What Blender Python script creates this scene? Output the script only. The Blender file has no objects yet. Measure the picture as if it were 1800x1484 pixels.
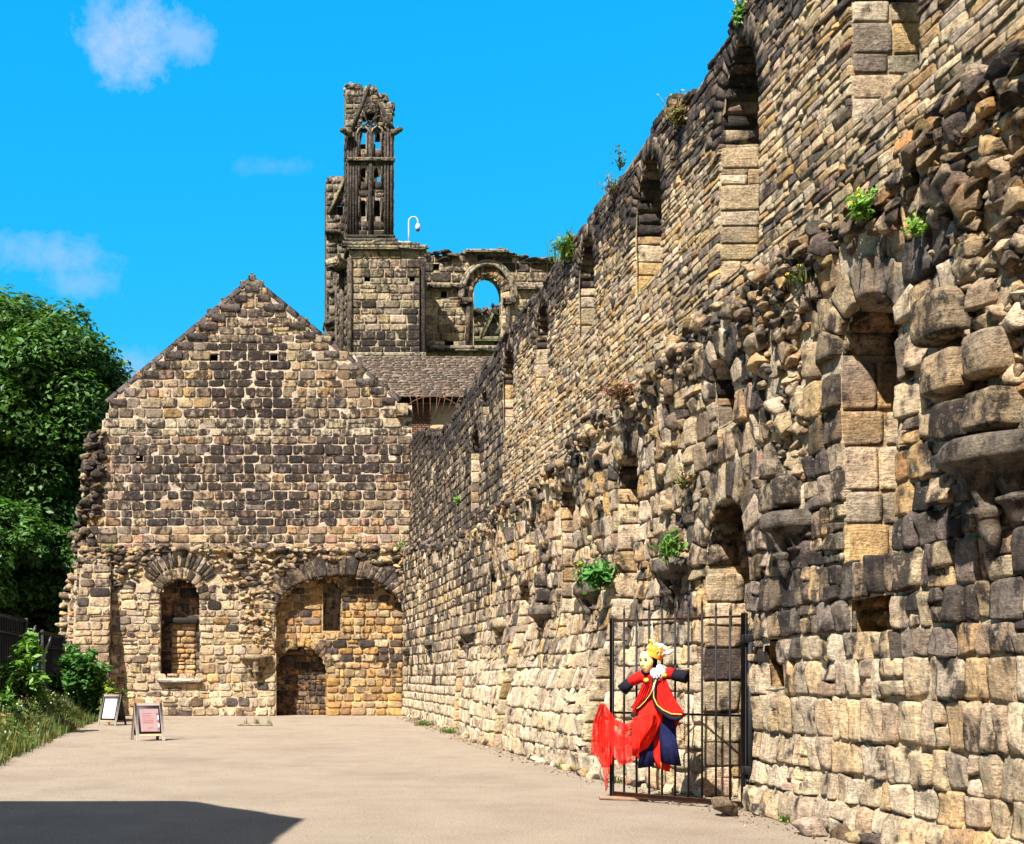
import bpy, math, random
import numpy as np
from mathutils import Vector, Matrix
R = np.random.default_rng(11)
random.seed(5)
SC = bpy.context.scene
COL = SC.collection
# viewpoint: a level camera at eye height looking along the wall
EYE, FPX, CX, CY = 1.65, 2000.0, 458.0, 1190.0
def X_at(px, Y): return (px-CX)/FPX*Y
def Z_at(py, Y): return EYE+(CY-py)/FPX*Y

# ------------------------------------------------------------------ noise
def _h(ix, iy, iz, s):
    n = (ix.astype(np.int64)*374761393 + iy.astype(np.int64)*668265263 + iz.astype(np.int64)*2147483647 + s*974711) & 0xffffffff
    n = ((n ^ (n >> 13))*1274126177) & 0xffffffff
    n = ((n ^ (n >> 16))*2246822519) & 0xffffffff
    n = n ^ (n >> 15)
    return (n & 0xffffff)/float(0xffffff)*2-1
def vn(P, sc=1.0, s=0):
    p = np.asarray(P, float)*sc + 137.3
    i = np.floor(p).astype(np.int64); f = p-i; f = f*f*(3-2*f)
    x, y, z = i[..., 0], i[..., 1], i[..., 2]; fx, fy, fz = f[..., 0], f[..., 1], f[..., 2]
    def L(a, b, t): return a+(b-a)*t
    return L(L(L(_h(x, y, z, s), _h(x+1, y, z, s), fx), L(_h(x, y+1, z, s), _h(x+1, y+1, z, s), fx), fy),
             L(L(_h(x, y, z+1, s), _h(x+1, y, z+1, s), fx), L(_h(x, y+1, z+1, s), _h(x+1, y+1, z+1, s), fx), fy), fz)
def fbm(P, sc=1.0, o=3, s=0):
    a, r, t = 1.0, 0, 0
    for k in range(o):
        r = r+a*vn(P, sc*2**k, s+k*7); t += a; a *= .5
    return r/t
def sstep(x, a, b):
    t = np.clip((x-a)/(b-a), 0, 1); return t*t*(3-2*t)
def P3(u, v, w=0):
    u = np.asarray(u, float); v = np.asarray(v, float); u, v, w = np.broadcast_arrays(u, v, w)
    return np.stack([u, v, w], -1)

# ------------------------------------------------------------------ mesh accumulator
class Acc:
    def __init__(s): s.V = []; s.F = []; s.C = []; s.n = 0
    def add(s, V, F, C=(.5, .5, .5, 0)):
        V = np.asarray(V, float).reshape(-1, 3); F = np.asarray(F, int)
        C = np.asarray(C, float)
        if C.ndim == 1: C = np.broadcast_to(C, (len(V), 4))
        s.V.append(V); s.C.append(C); s.F.append(F+s.n); s.n += len(V)
    def build(s, name, mat, parent=None, smooth=True, loc=None):
        me = bpy.data.meshes.new(name)
        V = np.concatenate(s.V); C = np.concatenate(s.C)
        base = Vector((0, 0, 0))
        if loc is not None: base = Vector(loc)
        Vl = V-np.array(base)
        nf = sum(len(f) for f in s.F)
        loops = np.concatenate([f.ravel() for f in s.F])
        tot = np.concatenate([np.full(len(f), f.shape[1]) for f in s.F])
        st = np.concatenate([[0], np.cumsum(tot)[:-1]])
        me.vertices.add(len(V)); me.vertices.foreach_set('co', Vl.ravel())
        me.loops.add(len(loops)); me.loops.foreach_set('vertex_index', loops.astype(np.int32))
        me.polygons.add(nf); me.polygons.foreach_set('loop_start', st.astype(np.int32))
        me.polygons.foreach_set('loop_total', tot.astype(np.int32))
        if smooth is not False: me.polygons.foreach_set('use_smooth', np.ones(nf, bool))
        at = me.color_attributes.new('col', 'FLOAT_COLOR', 'POINT'); at.data.foreach_set('color', C.ravel())
        me.update(); me.validate()
        if isinstance(mat, str): mat = MAT[mat]
        me.materials.append(mat)
        o = bpy.data.objects.new(name, me); COL.objects.link(o); o.location = base
        if parent is not None:
            o.parent = parent
            off = parent['_w'] if '_w' in parent else (0, 0, 0)
            o.location = base-Vector(off)
            o['_w'] = tuple(base)
        else: o['_w'] = tuple(base)
        return o
def thing(name, label, cat, loc=(0, 0, 0), group=None):
    o = bpy.data.objects.new(name, None); COL.objects.link(o); o.location = loc; o['_w'] = tuple(loc)
    o.empty_display_size = .2
    return tag(o, label, cat, group)
def tag(o, label, cat, group=None, kind=None):
    if label: o['label'] = label
    if cat: o['category'] = cat
    if group: o['group'] = group
    if kind: o['kind'] = kind
    return o

# ------------------------------------------------------------------ simple solids
def gridF(nu, nv, off=0):
    a = np.arange(nu*nv).reshape(nv, nu)
    return np.stack([a[:-1, :-1], a[:-1, 1:], a[1:, 1:], a[1:, :-1]], -1).reshape(-1, 4)+off
def box(acc, c, s, col=(.5, .5, .5, 0), rot=None, bev=.0):
    """box with optional chamfered edges, centre c, full size s, rot 3x3"""
    h = np.array(s)/2; b = min(bev, h.min()*.9)
    if b <= 0:
        V = np.array([[x, y, z] for x in (-1, 1) for y in (-1, 1) for z in (-1, 1)])*h
        F = [[0, 1, 3, 2], [4, 6, 7, 5], [0, 4, 5, 1], [2, 3, 7, 6], [0, 2, 6, 4], [1, 5, 7, 3]]
        if rot is not None: V = V@np.array(rot).T
        acc.add(V+np.array(c), F, col); return
    V = []; idx = {}
    for sx in (-1, 1):
        for sy in (-1, 1):
            for sz in (-1, 1):
                S = np.array([sx, sy, sz])
                for k in range(3):
                    p = S*(h-b); p[k] = S[k]*h[k]; idx[(sx, sy, sz, k)] = len(V); V.append(p)
    Q = []; T = []
    for k in range(3):
        i, j = [(1, 2), (2, 0), (0, 1)][k]
        for s_ in (-1, 1):
            q = []
            for a, c2 in ((-1, -1), (1, -1), (1, 1), (-1, 1)):
                S = [0, 0, 0]; S[k] = s_; S[i] = a; S[j] = c2; q.append(idx[(*S, k)])
            Q.append(q if s_ > 0 else q[::-1])
    for k in range(3):
        i, j = [(1, 2), (2, 0), (0, 1)][k]
        for a in (-1, 1):
            for c2 in (-1, 1):
                S1 = [0, 0, 0]; S1[i] = a; S1[j] = c2; S1[k] = -1; S2 = list(S1); S2[k] = 1
                Q.append([idx[(*S1, i)], idx[(*S2, i)], idx[(*S2, j)], idx[(*S1, j)]])
    for sx in (-1, 1):
        for sy in (-1, 1):
            for sz in (-1, 1): T.append([idx[(sx, sy, sz, 0)], idx[(sx, sy, sz, 1)], idx[(sx, sy, sz, 2)]])
    V = np.array(V)
    if rot is not None: V = V@np.array(rot).T
    V = V+np.array(c); n0 = acc.n
    acc.add(V, Q, col); acc.F.append(np.array(T)+n0)
def tube(acc, pts, rad, col=(.5, .5, .5, 0), n=8, cap=True, flat=None):
    """swept tube along pts; rad scalar or list; flat=(dir, factor) squashes the section"""
    P = np.array(pts, float); m = len(P); rad = np.broadcast_to(np.asarray(rad, float), (m,))
    T = np.gradient(P, axis=0); T /= np.linalg.norm(T, axis=1)[:, None]+1e-9
    ref = np.linalg.svd(P-P.mean(0)+1e-9*np.eye(3)[0])[2][2]
    A = np.cross(T, ref); A /= np.linalg.norm(A, axis=1)[:, None]+1e-9; B = np.cross(T, A)
    a = np.arange(n)/n*2*math.pi
    V = P[:, None]+rad[:, None, None]*(np.cos(a)[None, :, None]*A[:, None]+np.sin(a)[None, :, None]*B[:, None])
    F = []
    for i in range(m-1):
        for j in range(n): F.append([i*n+j, i*n+(j+1) % n, (i+1)*n+(j+1) % n, (i+1)*n+j])
    V = V.reshape(-1, 3); n0 = acc.n
    if cap:
        V = np.vstack([V, P[0], P[-1]])
        acc.add(V, F, col)
        T3 = [[n0+m*n, n0+(j+1) % n, n0+j] for j in range(n)]+[[n0+m*n+1, n0+(m-1)*n+j, n0+(m-1)*n+(j+1) % n] for j in range(n)]
        acc.F.append(np.array(T3))
    else: acc.add(V, F, col)
def loft(acc, rings, col, closed=True, cap=True):
    m = len(rings); n = len(rings[0]); V = np.array(rings, float).reshape(-1, 3); F = []
    for i in range(m-1):
        for j in range(n if closed else n-1): F.append([i*n+j, i*n+(j+1) % n, (i+1)*n+(j+1) % n, (i+1)*n+j])
    n0 = acc.n
    if cap:
        V = np.vstack([V, np.mean(rings[0], axis=0), np.mean(rings[-1], axis=0)])
        acc.add(V, F, col)
        acc.F.append(np.array([[n0+m*n, n0+(j+1) % n, n0+j] for j in range(n)]+[[n0+m*n+1, n0+(m-1)*n+j, n0+(m-1)*n+(j+1) % n] for j in range(n)]))
    else: acc.add(V, F, col)
def ellipsoid(acc, c, r, col, rot=None, nu=16, nv=10, noise=0, s=0):
    V = []
    for i in range(nv+1):
        th = math.pi*i/nv
        for j in range(nu):
            ph = 2*math.pi*j/nu; V.append([math.sin(th)*math.cos(ph), math.sin(th)*math.sin(ph), math.cos(th)])
    V = np.array(V)
    if noise: V = V*(1+noise*fbm(V, 2.0, 2, s))[:, None]
    V = V*np.array(r)
    if rot is not None: V = V@np.array(rot).T
    F = [[i*nu+j, (i+1)*nu+j, (i+1)*nu+(j+1) % nu, i*nu+(j+1) % nu] for i in range(nv) for j in range(nu)]
    acc.add(V+np.array(c), F, col)

# ------------------------------------------------------------------ masonry
def plane(O, U, V, N):
    O, U, V, N = [np.array(a, float) for a in (O, U, V, N)]
    return lambda u, v, n: O+u[..., None]*U+v[..., None]*V+n[..., None]*N
def stones(acc, B, Q, prot=.03, cols=None, res=(7, 6), gap=(.012, .012), rough=.012, rnd=.10, tilt=.010, skirt=.07, nsc=4.0):
    """Q: N x 4 x 2 corners BL BR TR TL. every stone is a cushion-faced block of its own"""
    Q = np.asarray(Q, float)
    N = len(Q)
    if N == 0: return
    def ax(n):
        i = np.linspace(-1, 1, n-2)
        i = np.sign(i)*np.abs(i)**(.40 if n < 8 else .60)
        return np.concatenate([[-1], i, [1]]), np.concatenate([[1], np.zeros(n-2), [1]])
    s, es = ax(res[0]); t, et = ax(res[1])
    S, T = np.meshgrid(s, t); E = np.maximum(es[None, :], et[:, None])
    S = S.ravel(); T = T.ravel(); E = E.ravel()
    # rounded corners, each stone its own amount
    k = (rnd*(0.4+1.2*R.random((N, 4))))
    kr = np.where(S > 0, np.where(T > 0, k[:, 2:3], k[:, 1:2]), np.where(T > 0, k[:, 3:4], k[:, 0:1]))
    s2 = S[None]*(1-kr*(np.abs(T)**4)[None]); t2 = T[None]*(1-kr*(np.abs(S)**4)[None])
    su = (s2+1)/2; tv = (t2+1)/2
    c = Q.mean(1)
    wu = (Q[:, 1, 0]+Q[:, 2, 0]-Q[:, 0, 0]-Q[:, 3, 0])/2; wv = (Q[:, 3, 1]+Q[:, 2, 1]-Q[:, 0, 1]-Q[:, 1, 1])/2
    fu = np.clip(1-gap[0]/np.maximum(wu, 1e-3), .3, 1)[:, None]; fv = np.clip(1-gap[1]/np.maximum(wv, 1e-3), .3, 1)[:, None]
    def bil(i): return (Q[:, 0, i][:, None]*(1-su)*(1-tv)+Q[:, 1, i][:, None]*su*(1-tv)+Q[:, 2, i][:, None]*su*tv+Q[:, 3, i][:, None]*(1-su)*tv)
    u = c[:, 0][:, None]+(bil(0)-c[:, 0][:, None])*fu; v = c[:, 1][:, None]+(bil(1)-c[:, 1][:, None])*fv
    prot = np.broadcast_to(np.asarray(prot, float), (N,))[:, None]*(.55+.9*R.random((N, 1)))
    dome = ((1-np.abs(S)**9)*(1-np.abs(T)**9))**.5
    tl = R.normal(0, tilt, (N, 2))
    h = prot*(.72+.28*dome[None])+tl[:, :1]*S[None]+tl[:, 1:]*T[None]
    pu = P3(u, v, R.random((N, 1))*50)
    h = h+rough*(fbm(pu, nsc, 3, 3)*2.0-.9*np.abs(fbm(pu, nsc*2.3, 2, 8)))*(.4+.6*dome[None])
    h = np.where(E[None] > 0, -skirt, np.maximum(h, -.02))
    w = .010*vn(pu, 6, 9); w2 = .010*vn(pu, 6, 19)
    edge = (1-dome)[None]
    V = B((u+w*edge*min(1, gap[0]*60)), (v+w2*edge*min(1, gap[1]*60)), h)
    F = gridF(res[0], res[1])
    nv = res[0]*res[1]
    Fa = (F[None]+(np.arange(N)*nv)[:, None, None]).reshape(-1, 4)
    C = np.repeat(cols[:, None, :], nv, 1).reshape(-1, 4)
    acc.add(V.reshape(-1, 3), Fa, C)
def backing(acc, B, u0, u1, v0, v1, step, opens=(), top=None, left=None, right=None, col=(.45, .36, .25, .1), depth=-.01, rough=.02):
    nu = int((u1-u0)/step)+2; nv = int((v1-v0)/step)+2
    U, V = np.meshgrid(np.linspace(u0, u1, nu), np.linspace(v0, v1, nv))
    n = depth+rough*fbm(P3(U, V), 5, 3, 21)
    W = B(U.ravel(), V.ravel(), n.ravel())
    F = gridF(nu, nv)
    uc = U.ravel()[F].mean(1); vc = V.ravel()[F].mean(1)
    ok = np.ones(len(F), bool)
    if top is not None: ok &= vc < top(uc)
    if left is not None: ok &= uc > left(vc)
    if right is not None: ok &= uc < right(vc)
    for o in opens: ok &= ~o.inside(uc, vc)
    acc.add(W, F[ok], col)
class Opening:
    def __init__(s, uc, a, vb, vs, rise, t=.25, depth=.9, back=None, n=None):
        s.uc, s.a, s.vb, s.vs, s.rise, s.t, s.depth, s.back = uc, a, vb, vs, rise, t, depth, back
        s.n = n or max(7, int((a+t)*3.1/.2))
    def inside(s, u, v, pad=0.0):
        e = ((u-s.uc)/(s.a+pad))**2+(np.maximum(v-s.vs, 0)/(s.rise+pad))**2
        return (v > s.vb) & (e < 1)
    def span(s, v, jamb=0.0):
        if v < s.vb or v > s.vs+s.rise+s.t*.8: return None
        if v < s.vs: return (s.uc-s.a-jamb, s.uc+s.a+jamb)
        w = (s.a+s.t)*math.sqrt(max(0, 1-((v-s.vs)/(s.rise+s.t))**2))
        return (s.uc-w, s.uc+w) if w > .03 else None
def layout(u0, u1, v0, v1, hm, wm, opens=(), top=None, left=None, right=None, hvar=.3, wvar=.45, split=.12, jit=.012, skip=None, wave=.02):
    Q = []; v = v0
    while v < v1:
        h = hm*(1+hvar*(2*random.random()-1))
        if v+h > v1: h = v1-v+.001
        if h < hm*.3: break
        vm = v+h/2
        a0 = max(u0, float(left(np.array(vm)))) if left else u0; a1 = min(u1, float(right(np.array(vm)))) if right else u1
        iv = [(a0, a1)]
        for o in opens:
            sp = o.span(vm)
            if sp:
                nv = []
                for a, b in iv:
                    if sp[1] <= a or sp[0] >= b: nv.append((a, b)); continue
                    if sp[0] > a: nv.append((a, sp[0]))
                    if sp[1] < b: nv.append((sp[1], b))
                iv = nv
        for a, b in iv:
            u = a
            while u < b-1e-3:
                w = wm*(1+wvar*(2*random.random()-1))
                if b-u-w < wm*.45: w = b-u
                um = u+w/2
                if (top is None or v+h*.55 < float(top(np.array(um)))) and not (skip and skip(um, vm)):
                    if random.random() < split:
                        f = .35+.3*random.random()
                        if random.random() < .6 or w < h:
                            Q += [[(u, v), (u+w, v), (u+w, v+h*f), (u, v+h*f)], [(u, v+h*f), (u+w, v+h*f), (u+w, v+h), (u, v+h)]]
                        else:
                            Q += [[(u, v), (u+w*f, v), (u+w*f, v+h), (u, v+h)], [(u+w*f, v), (u+w, v), (u+w, v+h), (u+w*f, v+h)]]
                    else: Q.append([(u, v), (u+w, v), (u+w, v+h), (u, v+h)])
                u += w
        v += h
    Q = np.array(Q, float)
    if len(Q) == 0: return Q.reshape(0, 4, 2)
    Q[..., 1] += wave*vn(P3(Q[..., 0], Q[..., 1]*.3), .7, 5)
    Q += R.normal(0, jit, Q.shape)
    return Q
PAL = {  # linear albedos of sandstone
 'cream': (.56, .45, .27), 'pale': (.60, .51, .36), 'tan': (.44, .33, .185), 'ochre': (.50, .30, .085), 'rust': (.42, .19, .065),
 'pink': (.46, .25, .17), 'grey': (.32, .265, .205), 'brown': (.17, .125, .085), 'dark': (.075, .061, .052), 'plum': (.105, .08, .07), 'green': (.22, .21, .12)}
ALB = np.array([.86, .83, .88])
def colours(n, weights, dark, soot=.25, var=.14, lift=1.0, soft=.22):
    """weights: dict name->w ; dark: array n of probability of a soot-blackened stone"""
    ks = list(weights); w = np.array([weights[k] for k in ks], float); w /= w.sum()
    base = np.array([PAL[k] for k in ks])[R.choice(len(ks), n, p=w)]
    b2 = np.array([PAL[k] for k in ks])[R.choice(len(ks), n, p=w)]
    mean = (np.array([PAL[k] for k in ks])*w[:, None]).sum(0)
    base = (base*.5+b2*.2+mean*.3)*ALB
    dk = np.array([PAL['dark'], PAL['plum'], PAL['brown'], PAL['dark']])[R.integers(0, 4, n)]*(lift*(.7+.7*R.random((n, 1))))
    r = R.random(n); d = np.clip((dark-r)/soft+.5, 0, 1)[:, None]
    c = base*(1-d)+dk*d*.85
    c *= (1+var*R.normal(0, 1, (n, 1))).clip(.6, 1.5)
    c *= 1+.018*R.normal(0, 1, (n, 3))
    al = np.clip(soot*(.4+1.2*R.random(n))+.35*np.broadcast_to(dark, (n,)), 0, 1)
    return np.concatenate([c.clip(.01, .8), al[:, None]], 1)
LIGHT = dict(cream=5, pale=3.0, tan=3, ochre=1.4, rust=.4, grey=1.4, pink=.35)
MIXED = dict(cream=3, tan=4, ochre=1.6, rust=.7, grey=3, brown=1.5, pale=1.2, pink=.3)
ASHLAR = dict(grey=4, tan=3, cream=2, brown=2, green=.7, ochre=.5)
def arch_stones(acc, B, o, weights, dark=.3, res=(6, 6), prot=.035, jamb_h=.32, face=True, soffit=True, sides=(1, 1), deep=None, jw=None):
    """voussoir ring on the wall face, the soffit under it and both reveals"""
    D = deep or o.depth
    if face and o.t > 0:
        k = o.n; th = np.linspace(math.pi, 0, k+1)+np.concatenate([[0], R.normal(0, .02, k-1), [0]])
        Q = np.array([[(th[i], 0), (th[i+1], 0), (th[i+1], o.t*(1+.25*R.random())), (th[i], o.t*(1+.25*R.random()))] for i in range(k)])
        Bp = lambda th_, r_, n: B(o.uc+(o.a+r_)*np.cos(th_), o.vs+(o.rise+r_)*np.sin(th_), n)
        Q2 = Q.copy(); Q2[..., 0] *= -1
        Bm = lambda th_, r_, n: Bp(-th_, r_, n)
        stones(acc, Bm, Q2, prot*1.3, colours(k, weights, np.full(k, dark)), res, gap=(.014/(o.a+o.t/2), .01), rough=.006, tilt=.003, rnd=.04)
    k = max(6, int(o.n*.8))
    if soffit:
        th = np.linspace(-math.pi, 0, k+1); nd = max(1, int(D/.4)); dd = np.linspace(0, D, nd+1); Q = []
        for j in range(nd):
            for i in range(k): Q.append([(th[i], dd[j]), (th[i+1], dd[j]), (th[i+1], dd[j+1]), (th[i], dd[j+1])])
        Q = np.array(Q)
        Bs = lambda th_, d_, n: B(o.uc+(o.a-n+.01)*np.cos(-th_), o.vs+(o.rise-n+.01)*np.sin(-th_), -d_+0*n)
        stones(acc, Bs, Q, .018, colours(len(Q), weights, np.full(len(Q), min(1, dark*1.2))), (5, 5), gap=(.012/o.a, .012), rough=.006, skirt=.03)
    for sd in (-1, 1):
        if not sides[(sd+1)//2]: continue
        Q = layout(0, D, o.vb, o.vs, jamb_h, min(D, .5), wvar=.3, split=.06, wave=0, jit=.006)
        if len(Q) == 0: continue
        Bj = lambda d_, v_, n: B(np.full_like(v_, o.uc)+sd*(o.a-n), v_, -d_)
        stones(acc, Bj, Q, .02, colours(len(Q), jw or weights, np.full(len(Q), dark*(.7 if jw is None else .2)), .12), res, gap=(.012, .014), rough=.008, tilt=.004, rnd=.04)
        U, V = np.meshgrid(np.linspace(0, D, 6), np.linspace(o.vb, o.vs, 8))
        W = B((o.uc+sd*(o.a+.01))+0*U.ravel(), V.ravel(), -U.ravel()); acc.add(W, gridF(6, 8), (.42, .33, .22, .2))
    # plain lining just behind the soffit so no light leaks through
    th = np.linspace(0, math.pi, 17); U, V = np.meshgrid(th, np.linspace(0, D, 3))
    W = B(o.uc+(o.a+.015)*np.cos(U.ravel()), o.vs+(o.rise+.015)*np.sin(U.ravel()), -V.ravel()); acc.add(W, gridF(17, 3), (.2, .16, .11, .3))
    # sill
    Q = layout(o.uc-o.a, o.uc+o.a, 0, D, min(D, .5), .45, wave=0, split=0)
    if o.vb > .15 and len(Q):
        Bl = lambda u_, d_, n: B(u_, o.vb+n, -d_+0*n)
        stones(acc, Bl, Q, .02, colours(len(Q), weights, np.full(len(Q), dark*.5)), (5, 5), rough=.006)
        U, V = np.meshgrid(np.linspace(o.uc-o.a, o.uc+o.a, 3), np.linspace(0, D, 3))
        acc.add(B(U.ravel(), o.vb-.01+0*U.ravel(), -V.ravel()), gridF(3, 3), (.4, .3, .2, .2))

# faceted, rounded rubble stones
def _cube_sphere(m=4):
    V = []; F = []; key = {}
    g = np.linspace(-1, 1, m+1)
    for ax in range(3):
        for sg in (-1, 1):
            idx = np.zeros((m+1, m+1), int)
            for i in range(m+1):
                for j in range(m+1):
                    p = [0, 0, 0]; p[ax] = sg; p[(ax+1) % 3] = g[i]; p[(ax+2) % 3] = g[j]
                    kk = tuple(np.round(p, 4))
                    if kk not in key: key[kk] = len(V); V.append(p)
                    idx[i, j] = key[kk]
            for i in range(m):
                for j in range(m):
                    q = [idx[i, j], idx[i+1, j], idx[i+1, j+1], idx[i, j+1]]
                    F.append(q if sg > 0 else q[::-1])
    return np.array(V, float), np.array(F)
def rand_rot(N, amt=3.0):
    a = R.normal(0, 1, (N, 3)); a /= np.linalg.norm(a, axis=1)[:, None]; th = R.normal(0, amt, N)
    K = np.zeros((N, 3, 3)); K[:, 0, 1] = -a[:, 2]; K[:, 0, 2] = a[:, 1]; K[:, 1, 0] = a[:, 2]; K[:, 1, 2] = -a[:, 0]; K[:, 2, 0] = -a[:, 1]; K[:, 2, 1] = a[:, 0]
    I = np.eye(3)[None]
    return I+np.sin(th)[:, None, None]*K+(1-np.cos(th))[:, None, None]*(K@K)
def rocks(acc, C, S, cols, rot=None, m=4, sharp=5, planes=15, nz=.08):
    C = np.asarray(C, float); N = len(C)
    if N == 0: return
    V0, F = _cube_sphere(m)
    p = V0/np.linalg.norm(V0, axis=1)[:, None]
    k = 4.5+R.random((N, 1))*6
    q = p[None]/((np.abs(p[None])**k[..., None]).sum(-1)**(1/k))[..., None]
    for _ in range(planes):
        n = R.normal(0, 1, (N, 3)); n /= np.linalg.norm(n, axis=1)[:, None]
        d = .56+.42*R.random(N)
        e = np.maximum(0, np.einsum('nvk,nk->nv', q, n)-d[:, None])
        q = q-e[..., None]*n[:, None]*.98
    off = R.random((N, 1, 3))*90
    q = q*(1+nz*fbm(q+off, 1.6, 3, 4))[..., None]
    q = q*np.asarray(S, float)[:, None, :]/2
    if rot is None: rot = rand_rot(N)
    q = np.einsum('nij,nvj->nvi', rot, q)
    V = q+C[:, None]
    nv = len(V0)
    Fa = (F[None]+(np.arange(N)*nv)[:, None, None]).reshape(-1, 4)
    acc.add(V.reshape(-1, 3), Fa, np.repeat(cols[:, None], nv, 1).reshape(-1, 4))
def wall_mesh(name, parent, B, u0, u1, v0, v1, hm, wm, opens=(), top=None, left=None, right=None, weights=MIXED, darkf=None, soot=.25, mortar=(.45, .36, .25, .1),
              prot=.035, res=(6, 6), gap=(.014, .014), step=.12, rough=.012, split=.12, hvar=.3, wvar=.45, skip=None, jit=.012, mat='stone', label=None, rnd=.1, tilt=.012, hook=None, lift=1.0, soft=.22):
    acc = Acc()
    backing(acc, B, u0, u1, v0, v1, step, opens, top, left, right, mortar)
    Q = layout(u0, u1, v0, v1, hm, wm, opens, top, left, right, hvar, wvar, split, jit, skip)
    c = Q.mean(1)
    dk = darkf(c[:, 0], c[:, 1]) if darkf else np.full(len(Q), .2)
    cl = colours(len(Q), weights, dk, soot, lift=lift, soft=soft)
    if hook: cl = hook(c[:, 0], c[:, 1], cl)
    stones(acc, B, Q, prot, cl, res, gap, rough, rnd=rnd, tilt=tilt)
    o = acc.build(name, mat, parent)
    if label: o['label'] = label
    return o
# ------------------------------------------------------------------ materials
MAT = {}
def newmat(name):
    m = bpy.data.materials.new(name); m.use_nodes = True; nt = m.node_tree
    for n in list(nt.nodes): nt.nodes.remove(n)
    out = nt.nodes.new('ShaderNodeOutputMaterial'); b = nt.nodes.new('ShaderNodeBsdfPrincipled')
    nt.links.new(b.outputs[0], out.inputs[0]); MAT[name] = m
    b.inputs['Roughness'].default_value = .9
    b.inputs['Specular IOR Level'].default_value = .25
    return m, nt, b
class G:
    def __init__(s, nt): s.nt = nt
    def n(s, t, **k):
        x = s.nt.nodes.new(t)
        for a, b in k.items():
            setattr(x, a, b)
        return x
    def l(s, a, b): s.nt.links.new(a, b)
    def coord(s): return s.n('ShaderNodeTexCoord').outputs['Object']
    def noise(s, co, scale, detail=4, rough=.5, stretch=None):
        if stretch:
            mp = s.n('ShaderNodeMapping'); s.l(co, mp.inputs[0]); mp.inputs['Scale'].default_value = stretch; co = mp.outputs[0]
        x = s.n('ShaderNodeTexNoise'); s.l(co, x.inputs['Vector']); x.inputs['Scale'].default_value = scale
        x.inputs['Detail'].default_value = detail; x.inputs['Roughness'].default_value = rough
        return x.outputs['Fac']
    def rng(s, v, a, b, c=0, d=1):
        x = s.n('ShaderNodeMapRange'); s.l(v, x.inputs[0])
        for i, q in zip((1, 2, 3, 4), (a, b, c, d)): x.inputs[i].default_value = q
        return x.outputs[0]
    def math(s, op, a, b=None):
        x = s.n('ShaderNodeMath', operation=op)
        for i, q in enumerate((a, b)):
            if q is None: continue
            if isinstance(q, (int, float)): x.inputs[i].default_value = q
            else: s.l(q, x.inputs[i])
        return x.outputs[0]
    def mix(s, f, a, b, mode='MIX'):
        x = s.n('ShaderNodeMix', data_type='RGBA', blend_type=mode)
        for i, q in ((0, f), (6, a), (7, b)):
            if isinstance(q, (int, float)): x.inputs[i].default_value = q
            elif isinstance(q, tuple): x.inputs[i].default_value = (*q[:3], 1)
            else: s.l(q, x.inputs[i])
        return x.outputs[2]
    def bump(s, b, h, st=.5, dist=.02):
        x = s.n('ShaderNodeBump'); x.inputs['Strength'].default_value = st; x.inputs['Distance'].default_value = dist
        s.l(h, x.inputs['Height']); s.l(x.outputs[0], b.inputs['Normal'])
    def grey(s, v):
        x = s.n('ShaderNodeCombineColor')
        for i in range(3): s.l(v, x.inputs[i])
        return x.outputs[0]
def stone_mat(name, fine=22, soot_gain=1.0, bump=1.0, dist=.05, black=(.026, .021, .020)):
    m, nt, b = newmat(name); g = G(nt); co = g.coord()
    at = g.n('ShaderNodeAttribute', attribute_name='col')
    base = at.outputs['Color']; al = at.outputs['Alpha']
    n1 = g.noise(co, 2.6, 7, .6); n2 = g.noise(co, fine, 8, .74); n3 = g.noise(co, 5.5, 10, .72); n4 = g.noise(co, 1.3, 5, .55)
    bed = g.noise(co, 7, 5, .6, (1, 1, 7))
    # warm iron staining
    warm = g.mix(g.rng(n4, .52, .70, 0, .45), base, (1.12, .86, .50), 'MULTIPLY')
    mo = g.rng(n1, .3, .7, .62, 1.34); fi = g.rng(n2, .30, .70, .42, 1.55); be = g.rng(bed, .3, .7, .84, 1.14)
    f = g.math('MULTIPLY', g.math('MULTIPLY', mo, fi), be)
    c = g.mix(1.0, warm, g.grey(f), 'MULTIPLY')
    # weathering crust
    run = g.noise(co, 3.2, 7, .65, (1.6, 1.6, .45))
    sm = g.math('ADD', g.math('ADD', g.math('MULTIPLY', n3, .62), g.math('MULTIPLY', run, .40)), g.math('MULTIPLY', al, .26*soot_gain))
    sm = g.rng(sm, .585, .655, 0, .93)
    c = g.mix(sm, c, black)
    # pale lichen and salt
    li = g.rng(g.noise(co, 11, 8, .7), .60, .68, 0, .50)
    c = g.mix(li, c, (.50, .45, .36))
    pit = g.rng(g.noise(co, 38, 4, .6), .30, .40, .45, 1)
    c = g.mix(1.0, c, g.grey(pit), 'MULTIPLY')
    g.l(c, b.inputs['Base Color'])
    h = g.math('ADD', g.math('MULTIPLY', n2, .6), g.math('MULTIPLY', n3, .9))
    vr = g.n('ShaderNodeTexVoronoi', feature='F1'); vr.inputs['Scale'].default_value = fine*.45; g.l(co, vr.inputs['Vector'])
    h = g.math('ADD', h, g.math('MULTIPLY', bed, .5)); h = g.math('ADD', h, g.math('MULTIPLY', vr.outputs['Distance'], .35))
    h = g.math('ADD', h, g.math('MULTIPLY', pit, .35))
    g.bump(b, h, bump, dist)
    b.inputs['Specular IOR Level'].default_value = .12
    return m
stone_mat('stone')
stone_mat('stone_far', fine=9, bump=.9, dist=.09, soot_gain=1.1)
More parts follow.
